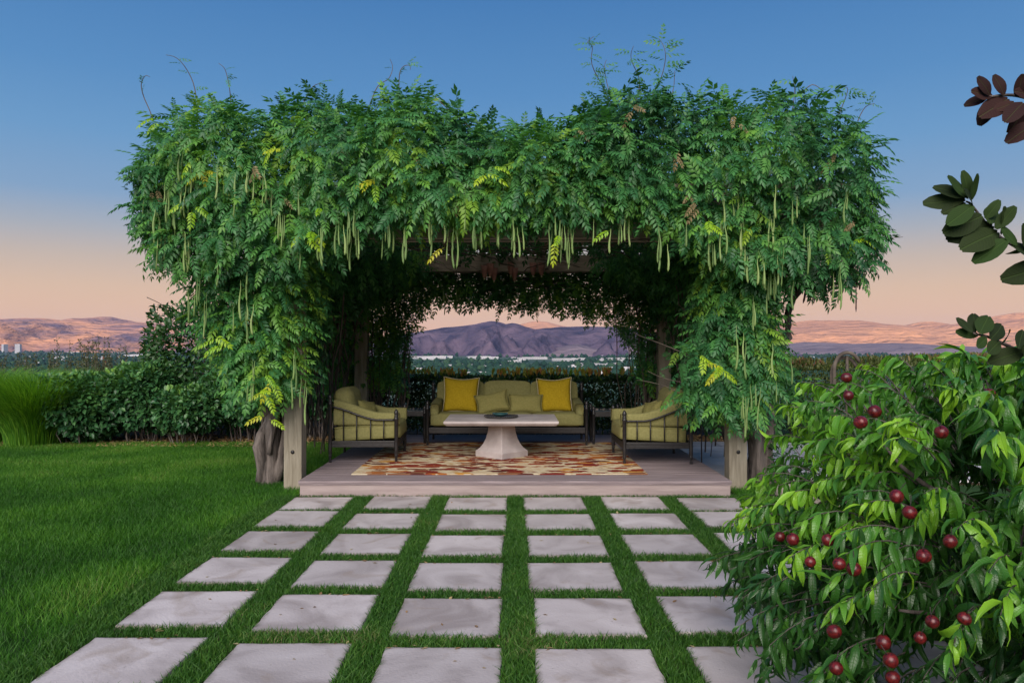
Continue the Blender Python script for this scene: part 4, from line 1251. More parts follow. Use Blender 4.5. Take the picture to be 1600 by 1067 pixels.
def pods_at(x0, x1, y0, y1, n, Y, dark=False, sc=1.0):
    k = 0
    while k < n:
        px = random.uniform(x0, x1); py = random.uniform(y0, y1)
        for q in range(random.choice((1, 1, 2, 3))):
            c = P(px + random.uniform(-7, 7), py + random.uniform(-8, 8), Y + random.uniform(-0.12, 0.12))
            pod(c, dark, sc); k += 1


pods_at(600, 1000, 335, 362, 52, 7.75)
pods_at(1000, 1120, 345, 385, 12, 7.7)
pods_at(470, 610, 330, 375, 16, 7.68)
pods_at(330, 560, 250, 380, 26, 7.55)
pods_at(222, 340, 215, 385, 34, 7.72)
pods_at(295, 430, 395, 480, 18, 7.85)
pods_at(225, 280, 310, 370, 8, 7.95)
pods_at(450, 480, 540, 600, 7, 7.85)
pods_at(330, 440, 560, 620, 5, 7.8)
pods_at(1120, 1330, 290, 420, 36, 7.62)
pods_at(1150, 1240, 420, 560, 14, 7.75)
pods_at(1160, 1230, 580, 650, 8, 7.75)
pods_at(1240, 1338, 392, 436, 26, 8.15, True)
pods_at(690, 730, 440, 455, 7, 12.5)

# stems
def wander(a, b, n, amp, seed):
    a, b = Vector(a), Vector(b)
    out_ = []
    for i in range(n):
        t = i / (n - 1)
        e = math.sin(math.pi * t) ** 0.5 if 0 < t < 1 else 0
        out_.append(a.lerp(b, t) + Vector((noise.noise(Vector((t * 3 + seed, 0, 1))), noise.noise(Vector((t * 3 + seed, 5, 1))), 0.3 * noise.noise(Vector((t * 3 + seed, 9, 1))))) * amp * e * 2)
    return out_


for s in (-1, 1):
    v0 = vines[s]
    b = MB()
    L_ = v0.location
    if s < 0:
        b.tube([Vector(q) for q in ((0, 0, -0.06), (0, 0, 0.06), (-0.01, 0, 0.3), (0.02, 0, 0.6), (0.05, .02, 0.9), (0.08, .03, 1.3), (0.1, .03, 1.9))], [0.18, 0.13, 0.105, 0.10, 0.09, 0.08, 0.06], 14)
        b.tube(wander((-0.09, -.05, 0.02), (-0.04, 0, 1.8), 14, 0.12, 3), [0.075] * 4 + [0.055] * 10, 10)
        b.tube(wander((0.10, -.04, 0.05), (0.28, 0.05, 2.7), 18, 0.12, 8), [0.06] * 6 + [0.045] * 12, 10)
        b.tube(wander((0.02, -.12, 0.35), (0.16, -0.1, 1.1), 8, 0.03, 18), 0.028, 8)
        b.tube(wander((0.0, 0, 0.8), (-0.5, -0.2, 2.9), 14, 0.15, 28), [0.07] * 5 + [0.045] * 9, 10)
    else:
        b.tube(wander((0.02, 0, -0.06), (-0.02, 0, 1.7), 12, 0.05, 31), [0.14, 0.115, 0.11] + [0.095] * 9, 12)
        b.tube(wander((0.20, 0.02, -0.06), (0.16, 0, 1.9), 12, 0.07, 35), [0.11, 0.085, 0.075] + [0.065] * 9, 10)
        b.tube(wander((-0.10, -0.02, 0.05), (-0.3, 0.02, 2.7), 14, 0.08, 38), [0.05] * 14, 8)
        b.tube(wander((0.1, 0, 1.0), (0.7, -0.2, 2.9), 14, 0.16, 41), [0.06] * 6 + [0.04] * 8, 10)
    me = b.mesh('trunk')
    for v in me.vertices:
        q = v.co * 9
        v.co += Vector((noise.noise(Vector((q.x, q.y, q.z * .4))), noise.noise(Vector((q.x + 9, q.y, q.z * .4))), 0)) * 0.016
    link('trunk', me, M['bark'], v0)
    # twigs through the canopy and the inner curtains
    b = MB()
    rr = random.Random(5 + s)
    for q in range(150):
        x = s * rr.uniform(0.1, 3.8); y = rr.uniform(8.5, 12.9); z = rr.uniform(2.85, 3.4) if abs(x) < 2.5 else rr.uniform(2.6, 3.4)
        a = Vector((x, y, z)); l = rr.uniform(0.5, 1.5); an = rr.uniform(0, 6.28)
        e = a + Vector((math.cos(an) * l, math.sin(an) * l, rr.uniform(-0.25, 0.15)))
        if e.y < 8.1: e.y = 8.2
        e.x = max(-3.6, min(3.6, e.x))
        b.tube([p_ - L_ for p_ in wander(a, e, 6, 0.10, q * 1.7)], rr.uniform(0.004, 0.013), 5, False)
    for q in range(110):
        x = s * rr.uniform(2.4, 3.0); y = rr.uniform(8.9, 12.9)
        a = Vector((x, y, rr.uniform(0.0, 0.8) if rr.random() < 0.4 else rr.uniform(0.8, 2))); e = Vector((x + rr.uniform(-.35, .35), y + rr.uniform(-.5, .5), rr.uniform(1.8, 3.0)))
        b.tube([p_ - L_ for p_ in wander(a, e, 7, 0.10, q * 2.3)], rr.uniform(0.005, 0.016), 5, False)
    for q in range(26):
        a = Vector((s * rr.uniform(1.75, 2.7), rr.uniform(12.5, 12.9), 0.02)); e = a + Vector((rr.uniform(-.3, .3), rr.uniform(-.1, .1), rr.uniform(1.2, 2.7)))
        b.tube([p_ - L_ for p_ in wander(a, e, 7, 0.08, q * 3.1)], rr.uniform(0.006, 0.018), 5, False)
    for q in range(45):      # through the rear fringe
        a = Vector((s * rr.uniform(0, 2.3), rr.uniform(12.5, 12.9), rr.uniform(2.5, 2.9))); an = rr.uniform(-.6, .6)
        e = a + Vector((rr.choice((-1, 1)) * rr.uniform(.4, 1), 0, rr.uniform(-.25, .2)))
        b.tube([p_ - L_ for p_ in wander(a, e, 6, 0.08, q * 3.7)], rr.uniform(0.004, 0.009), 5, False)
    o = b.build('twigs', M['twig'], v0); o['kind'] = 'stuff'

# curling shoots above the outline, with small leaves
def shoot(pts, Y, leaves, s, r0=0.006, lsz=0.10):
    w_ = [P(a, b_, Y) for a, b_ in pts]
    fine = []
    for i in range(len(w_) - 1):
        for q in range(4):
            t = q / 4
            p0, p1, p2, p3 = w_[max(i - 1, 0)], w_[i], w_[i + 1], w_[min(i + 2, len(w_) - 1)]
            fine.append(0.5 * ((2 * p1) + (p2 - p0) * t + (2 * p0 - 5 * p1 + 4 * p2 - p3) * t * t + (3 * p1 - p0 - 3 * p2 + p3) * t ** 3))
    fine.append(w_[-1])
    for f in fine: f.y += 0.05 * noise.noise(f * 4)
    L_ = vines[s].location
    b = MB(); b.tube([f - L_ for f in fine], list(np.linspace(r0, 0.0025, len(fine))), 5)
    b.build('shoot', M['twig'], vines[s])
    if leaves:
        n = leaves
        ii = (rng.random(n) * len(fine) * 0.86).astype(int)
        pos = np.array([fine[i] for i in ii])
        an = rng.random(n) * 6.28
        nr = np.stack([np.cos(an), -0.4 + 0 * an, 0.35 + np.sin(an) * .5], 1)
        nn = basis(nr, np.tile([0, -0.5, 0.8], (n, 1)) + rng.normal(size=(n, 3)) * .4)
        k = rng.integers(0, 2, n)
        for t in range(2):
            mk = k == t
            if mk.any(): leaf_sets[s].append(scatter(WS[t][0], WS[t][1], pos[mk], nn[mk], (lsz * (0.7 + 0.6 * rng.random(n)))[mk], (0.3 + 0.5 * rng.random(n))[mk]))


shoot([(310, 170), (300, 128), (288, 104), (274, 90), (259, 86)], 8.3, 7, -1)
shoot([(240, 190), (222, 145), (219, 128), (226, 118), (233, 120)], 8.3, 3, -1)
shoot([(362, 175), (357, 140), (352, 110), (342, 100)], 8.3, 6, -1)
shoot([(575, 170), (590, 135), (607, 122), (613, 105), (609, 92)], 8.3, 4, -1)
shoot([(622, 160), (624, 118), (630, 104), (640, 103), (641, 110)], 8.3, 8, -1)
shoot([(735, 200), (700, 170), (665, 140), (650, 138)], 8.4, 16, -1, lsz=0.14)
shoot([(962, 180), (945, 140), (925, 100), (926, 72), (918, 66), (928, 57)], 8.4, 26, 1, lsz=0.12)
shoot([(975, 190), (955, 150), (945, 110), (948, 92)], 8.4, 22, 1, lsz=0.13)
shoot([(990, 170), (1000, 130), (988, 100), (986, 85), (990, 72)], 8.4, 16, 1, lsz=0.13)
shoot([(1000, 180), (1030, 130), (1040, 95), (1038, 72), (1030, 60)], 8.4, 26, 1, lsz=0.14)
shoot([(1040, 180), (1052, 140), (1055, 110)], 8.4, 14, 1, lsz=0.14)
shoot([(1240, 170), (1243, 140), (1240, 118)], 8.4, 8, 1, lsz=0.14)
shoot([(1250, 150), (1270, 132), (1290, 145), (1296, 155)], 8.4, 0, 1)
shoot([(1310, 180), (1320, 160), (1325, 140), (1318, 136)], 8.4, 9, 1, lsz=0.14)
shoot([(1340, 190), (1352, 168), (1366, 163)], 8.4, 6, 1, lsz=0.12)
shoot([(470, 170), (488, 135), (505, 130)], 8.4, 9, -1, lsz=0.14)
shoot([(1350, 372), (1385, 372), (1413, 370)], 8.6, 0, 1)
shoot([(230, 465), (250, 475), (262, 490)], 9.5, 0, -1)
shoot([(1090, 640), (1050, 608), (1010, 596), (995, 594)], 8.6, 2, 1, lsz=.06)
shoot([(1085, 560), (1040, 540), (1000, 525), (990, 520)], 8.7, 2, 1, lsz=.06)
shoot([(1080, 600), (1040, 592), (1012, 580)], 8.7, 2, 1, lsz=.06)
for s in (-1, 1):
    V, F, A = merge(leaf_sets[s])
    V = V - np.array(vines[s].location)
    o = link('foliage', big('foliage', V, F, False, {'rnd': A}), M['wis'], vines[s]); o['kind'] = 'stuff'

# ------------------------------------------------------------------ hedges and shrubs
def simple_leaf(wd=0.5, fold=0.12, tipd=0.15):
    V = np.array([(0, 0, 0), (wd * .38, .38, fold), (0, .45, 0), (-wd * .38, .38, fold), (wd * .3, .7, fold * .6), (-wd * .3, .7, fold * .6), (0, 1, -tipd)])
    F = np.array([(0, 1, 2), (0, 2, 3), (1, 4, 2), (2, 5, 3), (2, 4, 6), (2, 6, 5)])
    return V, F


SL = simple_leaf()


def lite_leaf(wd=0.5):
    return np.array([(0, 0, 0), (wd * .42, .5, .08), (0, 1, -.1), (-wd * .42, .5, .08)]), np.array([(0, 1, 2), (0, 2, 3)])


LL = lite_leaf()


def foliage(pos, nrm, size, rd, chaos=0.6, up=0.25, temp=SL):
    n = len(pos)
    d = nrm * 0.7 + np.array([0, 0, up]) + rng.normal(size=(n, 3)) * chaos
    nn = nrm * 0.6 + np.array([0, 0, 0.7]) + rng.normal(size=(n, 3)) * 0.35
    return scatter(temp[0], temp[1], pos, basis(d, nn), size * (0.7 + 0.6 * rng.random(n)), rd)


def hedge(name, label, x0, x1, y0, y1, ztop, mat, n, lsz, ntip, tipmat, ztop2=None):
    t_ = thing(name, label, 'hedge', ((x0 + x1) / 2, (y0 + y1) / 2, 0))
    L_ = np.array(t_.location)
    X = rng.uniform(x0, x1, n)
    zt = ztop + ((ztop2 - ztop) * (X - x0) / (x1 - x0) if ztop2 else 0) + 0.05 * nz(np.stack([X, X * 0, X * 0], 1), 1.2)
    face = rng.random(n)
    u = rng.random(n)
    Z = np.where(face < 0.55, 0.12 + (zt - 0.12) * u, zt - 0.06 * rng.random(n))
    Y = np.where(face < 0.55, y0 + 0.3 * rng.random(n) ** 1.5, y0 + (y1 - y0) * u)
    rear = face > 0.9
    Z = np.where(rear, 0.12 + (zt - 0.12) * u, Z); Y = np.where(rear, y1 - 0.2 * rng.random(n), Y)
    Y = Y + 0.1 * nz(np.stack([X, Z, X * 0], 1), 2.2) * (face < 0.55)
    N = np.stack([np.zeros(n), np.where(face < 0.55, -1, np.where(rear, 1, 0)), np.where((face >= 0.55) & ~rear, 1, 0.15)], 1)
    topn = np.clip(1 - (zt - Z) / 0.12, 0, 1)
    V, F, A = foliage(np.stack([X, Y, Z], 1) - L_, N, lsz, np.clip(rng.random(n) * 0.6 + 0.4 * topn * rng.random(n) + 0.1 * topn, 0, .97), temp=LL)
    o = link('foliage', big('foliage', V, F, False, {'rnd': A}), mat, t_); o['kind'] = 'stuff'
    if ntip:
        X = rng.uniform(x0, x1, ntip); Y = rng.uniform(y0, y1, ntip)
        cl = np.clip(nz(np.stack([X, Y * .3, X * 0], 1), 2.5) + 0.55, 0, 1)
        k = rng.random(ntip) < cl
        X, Y, cl = X[k], Y[k], cl[k]; m = len(X)
        zt = ztop + ((ztop2 - ztop) * (X - x0) / (x1 - x0) if ztop2 else 0)
        parts = []
        for q in range(5):
            an = rng.random(m) * 6.28
            pos = np.stack([X, Y, zt + 0.015 * q + 0.05 * rng.random(m)], 1) - L_
            parts.append(foliage(pos, np.stack([np.cos(an) * .5, np.sin(an) * .5, np.ones(m) * .8], 1), lsz * 1.15, np.clip(cl * 0.9 + rng.normal(0, .25, m), 0, 1), 0.2, 0.8))
        V, F, A = merge(parts)
        o = link('red_tips', big('red_tips', V, F, False, {'rnd': A}), tipmat, t_); o['kind'] = 'stuff'
    b = MB()
    for q in range(int((x1 - x0) * 9)):
        x = random.uniform(x0, x1) - L_[0]; y = random.uniform(y0 + .2, y1 - .2) - L_[1]
        b.tube(wander((x, y, 0), (x + random.uniform(-.2, .2), y, ztop * 0.8), 5, 0.06, q * 1.1), random.uniform(0.008, 0.018), 5, False)
    o = b.build('stems', M['twig'], t_); o['kind'] = 'stuff'


hedge('hedge', 'dark clipped hedge with red tipped shoots behind the sofa', -2.55, 3.6, 13.3, 14.3, 1.02, M['hedge'], 27000, 0.085, 420, M['redtip'])
hedge('hedge', 'dark unclipped hedge added as a dark backing behind the shrub bed', -10.0, -2.6, 14.6, 15.3, 0.95, M['hedge'], 15000, 0.11, 0, None)  # extra hedge, added to darken the gap behind the shrub stems
hedge('hedge', 'olive green hedge with reddish tips behind the nectarine tree', 4.2, 11.0, 13.4, 14.6, 1.18, M['hedge2'], 22000, 0.07, 1300, M['hedge2'], 1.38)


def shrub(name, label, c, rx, ry, zlo, zhi, n, lsz, mat, stems, power=2.6, hi=0.85, temp=SL, group=None):
    t_ = thing(name, label, 'shrub', (c[0], c[1], 0), 0, group)
    th = rng.random(n) * 6.283; cz = rng.uniform(-1, 1, n)
    rr = np.sqrt(1 - cz ** 2)
    d = np.stack([rr * np.cos(th), rr * np.sin(th), cz], 1)
    k = (np.abs(d) ** power).sum(1) ** (-1 / power)
    dd = d * k[:, None]
    lump = 1 + 0.26 * nz(d, 2.2, c[0]) + 0.16 * nz(d, 5.0, c[1])
    dep = 1 - 0.38 * rng.random(n) ** 2
    hz = (zhi - zlo) / 2
    pos = dd * (lump * dep)[:, None] * np.array([rx, ry, hz]) + np.array([0, 0, zlo + hz])
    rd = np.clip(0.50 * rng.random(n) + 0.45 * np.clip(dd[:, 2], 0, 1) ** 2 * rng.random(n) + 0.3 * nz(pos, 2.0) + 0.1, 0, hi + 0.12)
    V, F, A = foliage(pos, unit(d), lsz, rd, 0.45, -0.05, temp)
    o = link('crown', big('crown', V, F, False, {'rnd': A}), mat, t_); o['kind'] = 'stuff'
    b = MB()
    for q in range(stems):
        a = random.uniform(0, 6.28); r0 = random.uniform(0, 0.55); r1 = r0 + random.uniform(0.1, 0.4)
        b.tube(wander((math.cos(a) * r0 * rx, math.sin(a) * r0 * ry, -0.02), (math.cos(a) * r1 * rx, math.sin(a) * r1 * ry, zlo + hz * random.uniform(0.6, 1.5)), 7, 0.05, q * 1.9 + c[0]), list(np.linspace(random.uniform(0.007, 0.016), 0.005, 7)), 6, False)
    o = b.build('stems', M['bark'], t_); o['kind'] = 'stuff'
    return t_


BL = simple_leaf(0.72, 0.10, 0.12)
shrub('shrub', 'rounded dark green shrub touching the tall ornamental grass', ((128 - 801) / 1200 * 12.6, 12.7), 0.82, 0.75, 0.14, 1.10, 7600, 0.095, M['shrub'], 22, temp=BL)
shrub('shrub', 'bushy dark green shrub with bare pale stems in the middle of the bed', ((215 - 801) / 1200 * 12.6, 12.95), 0.66, 0.75, 0.25, 1.26, 6800, 0.09, M['shrub'], 24, temp=BL)
shrub('shrub', 'low dark green shrub in front of the tall leafy one', ((305 - 801) / 1200 * 12.7, 12.55), 0.5, 0.55, 0.25, 0.92, 4000, 0.09, M['shrub'], 20, temp=BL)
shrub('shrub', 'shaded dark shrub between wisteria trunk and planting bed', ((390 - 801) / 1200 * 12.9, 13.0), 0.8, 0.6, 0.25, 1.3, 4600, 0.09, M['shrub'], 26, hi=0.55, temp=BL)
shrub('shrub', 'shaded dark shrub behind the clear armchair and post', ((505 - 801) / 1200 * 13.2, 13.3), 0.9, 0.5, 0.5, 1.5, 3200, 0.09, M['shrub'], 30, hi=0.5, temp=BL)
shrub('tall_shrub', 'tall loose shrub of round leaves rising above the bed next to the vine', ((298 - 801) / 1200 * 13.5, 13.6), 0.86, 0.75, 0.5, 2.32, 5200, 0.095, M['tall'], 16, 2.2, temp=BL)
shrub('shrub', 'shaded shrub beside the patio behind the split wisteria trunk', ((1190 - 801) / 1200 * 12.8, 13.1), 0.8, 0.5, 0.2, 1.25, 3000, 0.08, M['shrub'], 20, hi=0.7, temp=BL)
# low plant at the patio edge
shrub('seedling', 'small sparse leafy plant growing at the patio edge', (3.22, 8.75), 0.30, 0.2, 0.12, 0.55, 240, 0.06, M['tall'], 7, hi=0.4, temp=BL)

# wild brush behind the ornamental grass
for i, (px, top, wdt, lab) in enumerate([(20, 552, .9, 'grey green wild brush behind the ornamental grass, nearest its plume'), (85, 556, .9, 'grey green wild brush between taller feathery stalks'), (135, 528, .7, 'tall feathery brush with upright stalks against the valley'), (165, 545, .8, 'feathery brush carrying a few red leaves beside the tall leafy shrub')]):
    Yw = 15.6 + 0.3 * (i % 2)
    cx = (px - 801) / 1200 * Yw
    zt = 1.6 - (top - 540) / 1200 * Yw
    t_ = thing('wild_brush', lab, 'brush', (cx, Yw, ground_z(cx, Yw)))
    parts = []; b = MB()
    for q in range(46):
        a = Vector((random.gauss(0, wdt * .5), random.gauss(0, .25), 0)); h = (zt - ground_z(cx, Yw)) * random.uniform(0.62, 1.0) * (1.0 if random.random() < .8 else 1.1)
        e = a + Vector((random.gauss(0, .12), random.gauss(0, .1), h))
        ln = wander(a, e, 9, 0.05, q * 1.3 + i * 9)
        b.tube(ln, list(np.linspace(0.007, 0.002, 9)), 4, False)
        m = 46
        tt = 0.35 + 0.65 * rng.random(m)
        pos = np.array([tuple(a.lerp(e, float(t)) + Vector((random.gauss(0, .035 * (1.15 - t)), random.gauss(0, .035), 0))) for t in tt])
        an = rng.random(m) * 6.28
        parts.append(foliage(pos, np.stack([np.cos(an), np.sin(an), np.ones(m) * .5], 1), 0.055, np.clip(rng.random(m) * .9 + (0.12 if i == 3 and q % 9 == 0 else 0), 0, 1 if i == 3 and q % 9 == 0 else .93), 0.3, 0.4, LL))
    V, F, A = merge(parts)
    o = link('leaves', big('leaves', V, F, False, {'rnd': A}), M['weed'], t_); o['kind'] = 'stuff'
    o = b.build('stalks', M['twig'], t_); o['kind'] = 'stuff'

# ornamental grass clumps
for (px, Y, h, n, lab) in [(55, 12.35, 1.55, 5200, 'large arching bright green ornamental grass beside the rounded shrub'), (-20, 12.8, 1.6, 4200, 'arching green ornamental grass behind the larger grass clump')]:
    cx = (px - 801) / 1200 * Y
    t_ = thing('ornamental_grass', lab, 'grass clump', (cx, Y, 0))
    an = rng.random(n) * 6.283; r0 = 0.42 * np.sqrt(rng.random(n))
    hh = h * (0.55 + 0.5 * rng.random(n)); sp = hh * (0.15 + 1.0 * rng.random(n) ** 1.2)
    d = np.stack([np.cos(an), np.sin(an), 0 * an], 1); sd = np.stack([-np.sin(an), np.cos(an), 0 * an], 1)
    b0 = d * r0[:, None]
    an2 = an + rng.normal(0, 0.5, n); d = np.stack([np.cos(an2), np.sin(an2), 0 * an2], 1); sd = np.stack([-np.sin(an2 + .8), np.cos(an2 + .8), 0 * an2], 1)
    K = 7; Vv = []
    for q in range(K):
        t = q / (K - 1)
        c = b0 + d * (sp * t ** 1.9)[:, None] + np.array([0, 0, 1.0]) * (hh * (t - 0.33 * t ** 3))[:, None] * 1.12
        wd_ = 0.0058 * (1 - t ** 2 * 0.9)
        Vv += [c - sd * wd_, c + sd * wd_]
    Vv = np.stack(Vv, 1)
    F = []
    for q in range(K - 1):
        F += [[2 * q, 2 * q + 1, 2 * q + 3, 2 * q + 2]]
    F = (np.array(F)[None] + (np.arange(n) * 2 * K)[:, None, None]).reshape(-1, 4)
    o = link('blades', big('blades', Vv.reshape(-1, 3), F, False, {'rnd': np.repeat(rng.random(n), 2 * K)}), M['orn'], t_); o['kind'] = 'stuff'

# boulder and bent pipe hoop
bm = bmesh.new(); bmesh.ops.create_icosphere(bm, subdivisions=4, radius=1)
for v in bm.verts:
    d = v.co.copy(); v.co = d * (1 + 0.22 * noise.noise(d * 1.4 + Vector((3, 1, 2))) + 0.05 * noise.noise(d * 5)); v.co.x *= 0.34; v.co.y *= 0.28; v.co.z = v.co.z * 0.20 + 0.08
me = bpy.data.meshes.new('boulder'); bm.to_mesh(me); bm.free()
me.polygons.foreach_set('use_smooth', [True] * len(me.polygons))
tag(link('boulder', me, M['rock'], None, (3.0, 7.75, 0)), 'low grey tan boulder on the grass under the nectarine branches', 'rock')
hp = thing('pipe_hoop', 'dark bent double pipe hoop rising behind the nectarine leaves', 'hoop', (3.3, 7.6, 0))
for k, (dy, dz) in enumerate(((0, 0), (0.06, -0.05))):
    pts = [(0.13 - 0.13 * math.cos(a) - 0.12, dy, 1.36 + dz + 0.17 * math.sin(a)) for a in np.linspace(0, math.pi * 0.85, 14)]
    b = MB(); b.tube([(-0.12, dy, -0.05), (-0.12, dy, 0.6)] + pts, 0.018, 8); b.build('pipe', M['twig'], hp)
b = MB(); b.tube([(0.02, 0.03, -0.05), (0.02, 0.03, 1.50)], 0.014, 8); b.build('stake', M['twig'], hp)

# ------------------------------------------------------------------ nectarine tree
NC = np.array([2.42, 3.42, 0.78]); NR = np.array([1.48, 1.15, 0.80]); NP_ = 4.4
nec = thing('nectarine_tree', 'leafy nectarine tree hung with dark red fruit beside the path', 'fruit tree', (2.45, 3.45, 0))
NL = np.array(nec.location)


def lance(bend, tw):
    V, F = [], []
    K = 5
    for q in range(K):
        t = q / (K - 1)
        wd = 0.105 * math.sin(math.pi * min(1, t ** 0.8 * 0.96 + 0.03)) ** 0.8
        an = bend * t
        y = math.sin(an) / bend if bend else t
        z = -(1 - math.cos(an)) / bend if bend else 0
        rip = 0.012 * math.sin(t * 19 + tw)
        V += [(-wd, y, z + wd * 0.45 + rip), (0.02 * math.sin(3 * t + tw), y, z), (wd, y, z + wd * 0.45 - rip)]
    for q in range(K - 1):
        a = q * 3
        F += [(a, a + 1, a + 4, a + 3), (a + 1, a + 2, a + 5, a + 4)]
    return np.array(V), np.array(F)


LT = [lance(0.6, 0), lance(1.2, 1), lance(1.8, 2), lance(2.3, 3.5)]


def sup(d):
    return d * ((np.abs(d) ** NP_).sum(-1) ** (-1 / NP_))[..., None]


pos_l, M_l, sz_l, rd_l, k_l = [], [], [], [], []
twig_mb = MB()
nshoot = 0
tries = 0
while nshoot < 1280 and tries < 12000:
    tries += 1
    d = rng.normal(size=3); d /= np.linalg.norm(d)
    if d[2] < -0.75: continue
    if rng.random() < 0.35 and d[1] > 0.3: continue
    # an open window in the crown, towards the path side of the trunk, where the limbs show
    if abs(d[0] - 0.05) < 0.26 and d[1] < -0.5 and 0.05 < d[2] < 0.42 and rng.random() < 0.85: continue
    shell = 1.0 - 0.42 * rng.random() ** 1.5
    lump = 1 + 0.14 * noise.noise(Vector(d * 2.2) + Vector((1, 4, 2)))
    tip = NC + sup(d) * NR * shell * lump
    if tip[0] < NC[0]: tip[0] += max(0.02, min(0.75 * (tip[2] - 0.55), 0.40)) * min(1.0, (NC[0] - tip[0]) / 0.6)
    if tip[2] < 0.16: tip[2] = 0.16 + 0.1 * rng.random()
    st = NC + (tip - NC) * 0.76 + np.array([0, 0, 0.02])
    nshoot += 1
    midp = (st + tip) / 2 + np.array([0, 0, 0.05 + 0.05 * rng.random()])
    crv = lambda t: (1 - t) ** 2 * st + 2 * t * (1 - t) * midp + t * t * tip
    twig_mb.tube([Vector(crv(t) - NL) for t in np.linspace(0, 0.96, 5)], list(np.linspace(0.004, 0.0018, 5)), 3, False)
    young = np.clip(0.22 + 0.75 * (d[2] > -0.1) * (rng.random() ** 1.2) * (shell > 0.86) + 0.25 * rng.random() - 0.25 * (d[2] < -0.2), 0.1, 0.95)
    nl = rng.integers(16, 24)
    ax = unit(tip - midp)
    for q in range(nl):
        t = 0.08 + 0.92 * (q / nl) ** 0.75
        c = crv(t)
        phi = q * 2.4 + rng.random() * 0.5
        u1 = unit(np.cross(ax, [0.1, 0.2, 1.0])); u2 = np.cross(ax, u1)
        rad_ = u1 * math.cos(phi) + u2 * math.sin(phi)
        dr = rad_ * 0.7 + ax * (0.35 + 0.5 * t) + np.array([0, 0, -0.5 + 0.1 * t]) + rng.normal(size=3) * 0.28
        nn = np.array([0, 0, 1.0]) + rad_ * 0.3 + rng.normal(size=3) * 0.45
        pos_l.append(c); M_l.append(basis(dr[None], nn[None])[0])
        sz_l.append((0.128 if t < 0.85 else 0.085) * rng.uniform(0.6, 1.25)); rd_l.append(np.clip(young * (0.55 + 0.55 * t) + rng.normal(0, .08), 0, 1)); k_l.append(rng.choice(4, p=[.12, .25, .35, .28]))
pos_l, M_l, sz_l, rd_l, k_l = np.array(pos_l), np.array(M_l), np.array(sz_l), np.array(rd_l), np.array(k_l)
o = twig_mb.build('twigs', M['fruit_bark'], nec); o['kind'] = 'stuff'
camv = np.array([0, 0, 1.6])
dist = np.linalg.norm(pos_l - camv, axis=1)
inframe = (np.abs(pos_l[:, 0] / pos_l[:, 1]) < 0.66) & (np.abs((pos_l[:, 2] - 1.6) / pos_l[:, 1]) < 0.44)
score = np.where(inframe, dist, 99)
near = set(np.argsort(score)[:290].tolist())
ln_mesh = []
for t in range(4):
    me = big('leaf', LT[t][0], LT[t][1], True, {'lx': LT[t][0][:, 0], 'ly': np.repeat(np.linspace(0, 1, 5), 3)}); me.materials.append(M['nect_o']); ln_mesh.append(me)
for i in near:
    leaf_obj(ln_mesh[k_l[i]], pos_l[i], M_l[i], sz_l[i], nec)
mk0 = np.ones(len(pos_l), bool); mk0[list(near)] = False
parts = []; lxs = []; lys = []
for t in range(4):
    mk = mk0 & (k_l == t)
    lxs.append(np.tile(LT[t][0][:, 0], mk.sum())); lys.append(np.tile(np.repeat(np.linspace(0, 1, 5), 3), mk.sum()))
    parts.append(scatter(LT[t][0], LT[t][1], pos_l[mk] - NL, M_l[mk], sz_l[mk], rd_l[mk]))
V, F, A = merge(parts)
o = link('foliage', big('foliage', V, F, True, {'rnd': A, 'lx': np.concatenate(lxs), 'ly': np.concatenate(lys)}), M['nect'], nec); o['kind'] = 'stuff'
# trunk and limbs
b = MB()
b.tube([(0, 0, -0.08), (0, 0, 0.05), (0.02, 0.02, 0.25), (0.03, 0, 0.42)], [0.12, 0.085, 0.07, 0.065], 12)
b.build('trunk', M['fruit_bark'], nec)
for i, (ex, ey, ez) in enumerate([(-1.0, -0.35, 1.2), (-0.9, 0.3, 1.1), (-0.25, -0.75, 1.15), (0.5, -0.6, 1.2), (0.9, 0.2, 1.25), (0.1, 0.7, 1.2), (-1.05, -0.6, 0.6), (-0.45, -0.85, 0.55), (0.3, -0.9, 0.6), (-0.15, -0.5, 1.3)]):
    b = MB()
    ln = wander((0.02, 0, 0.38), (ex, ey, ez), 10, 0.10, i * 4.1)
    ln = [Vector((q_.x * 0.94, q_.y * 0.9, q_.z)) for q_ in ln]
    b.tube(ln, list(np.linspace(0.032, 0.005, 10)), 9)
    for q in range(4):
        a = ln[4 + q]; e = a + Vector((random.uniform(-.35, .35) + ex * .15, random.uniform(-.35, .1), random.uniform(-.1, .3)))
        b.tube(wander(a, e, 6, 0.05, i + q * 2.2), list(np.linspace(0.014, 0.005, 6)), 6, False)
    b.build('limb', M['fruit_bark'], nec)
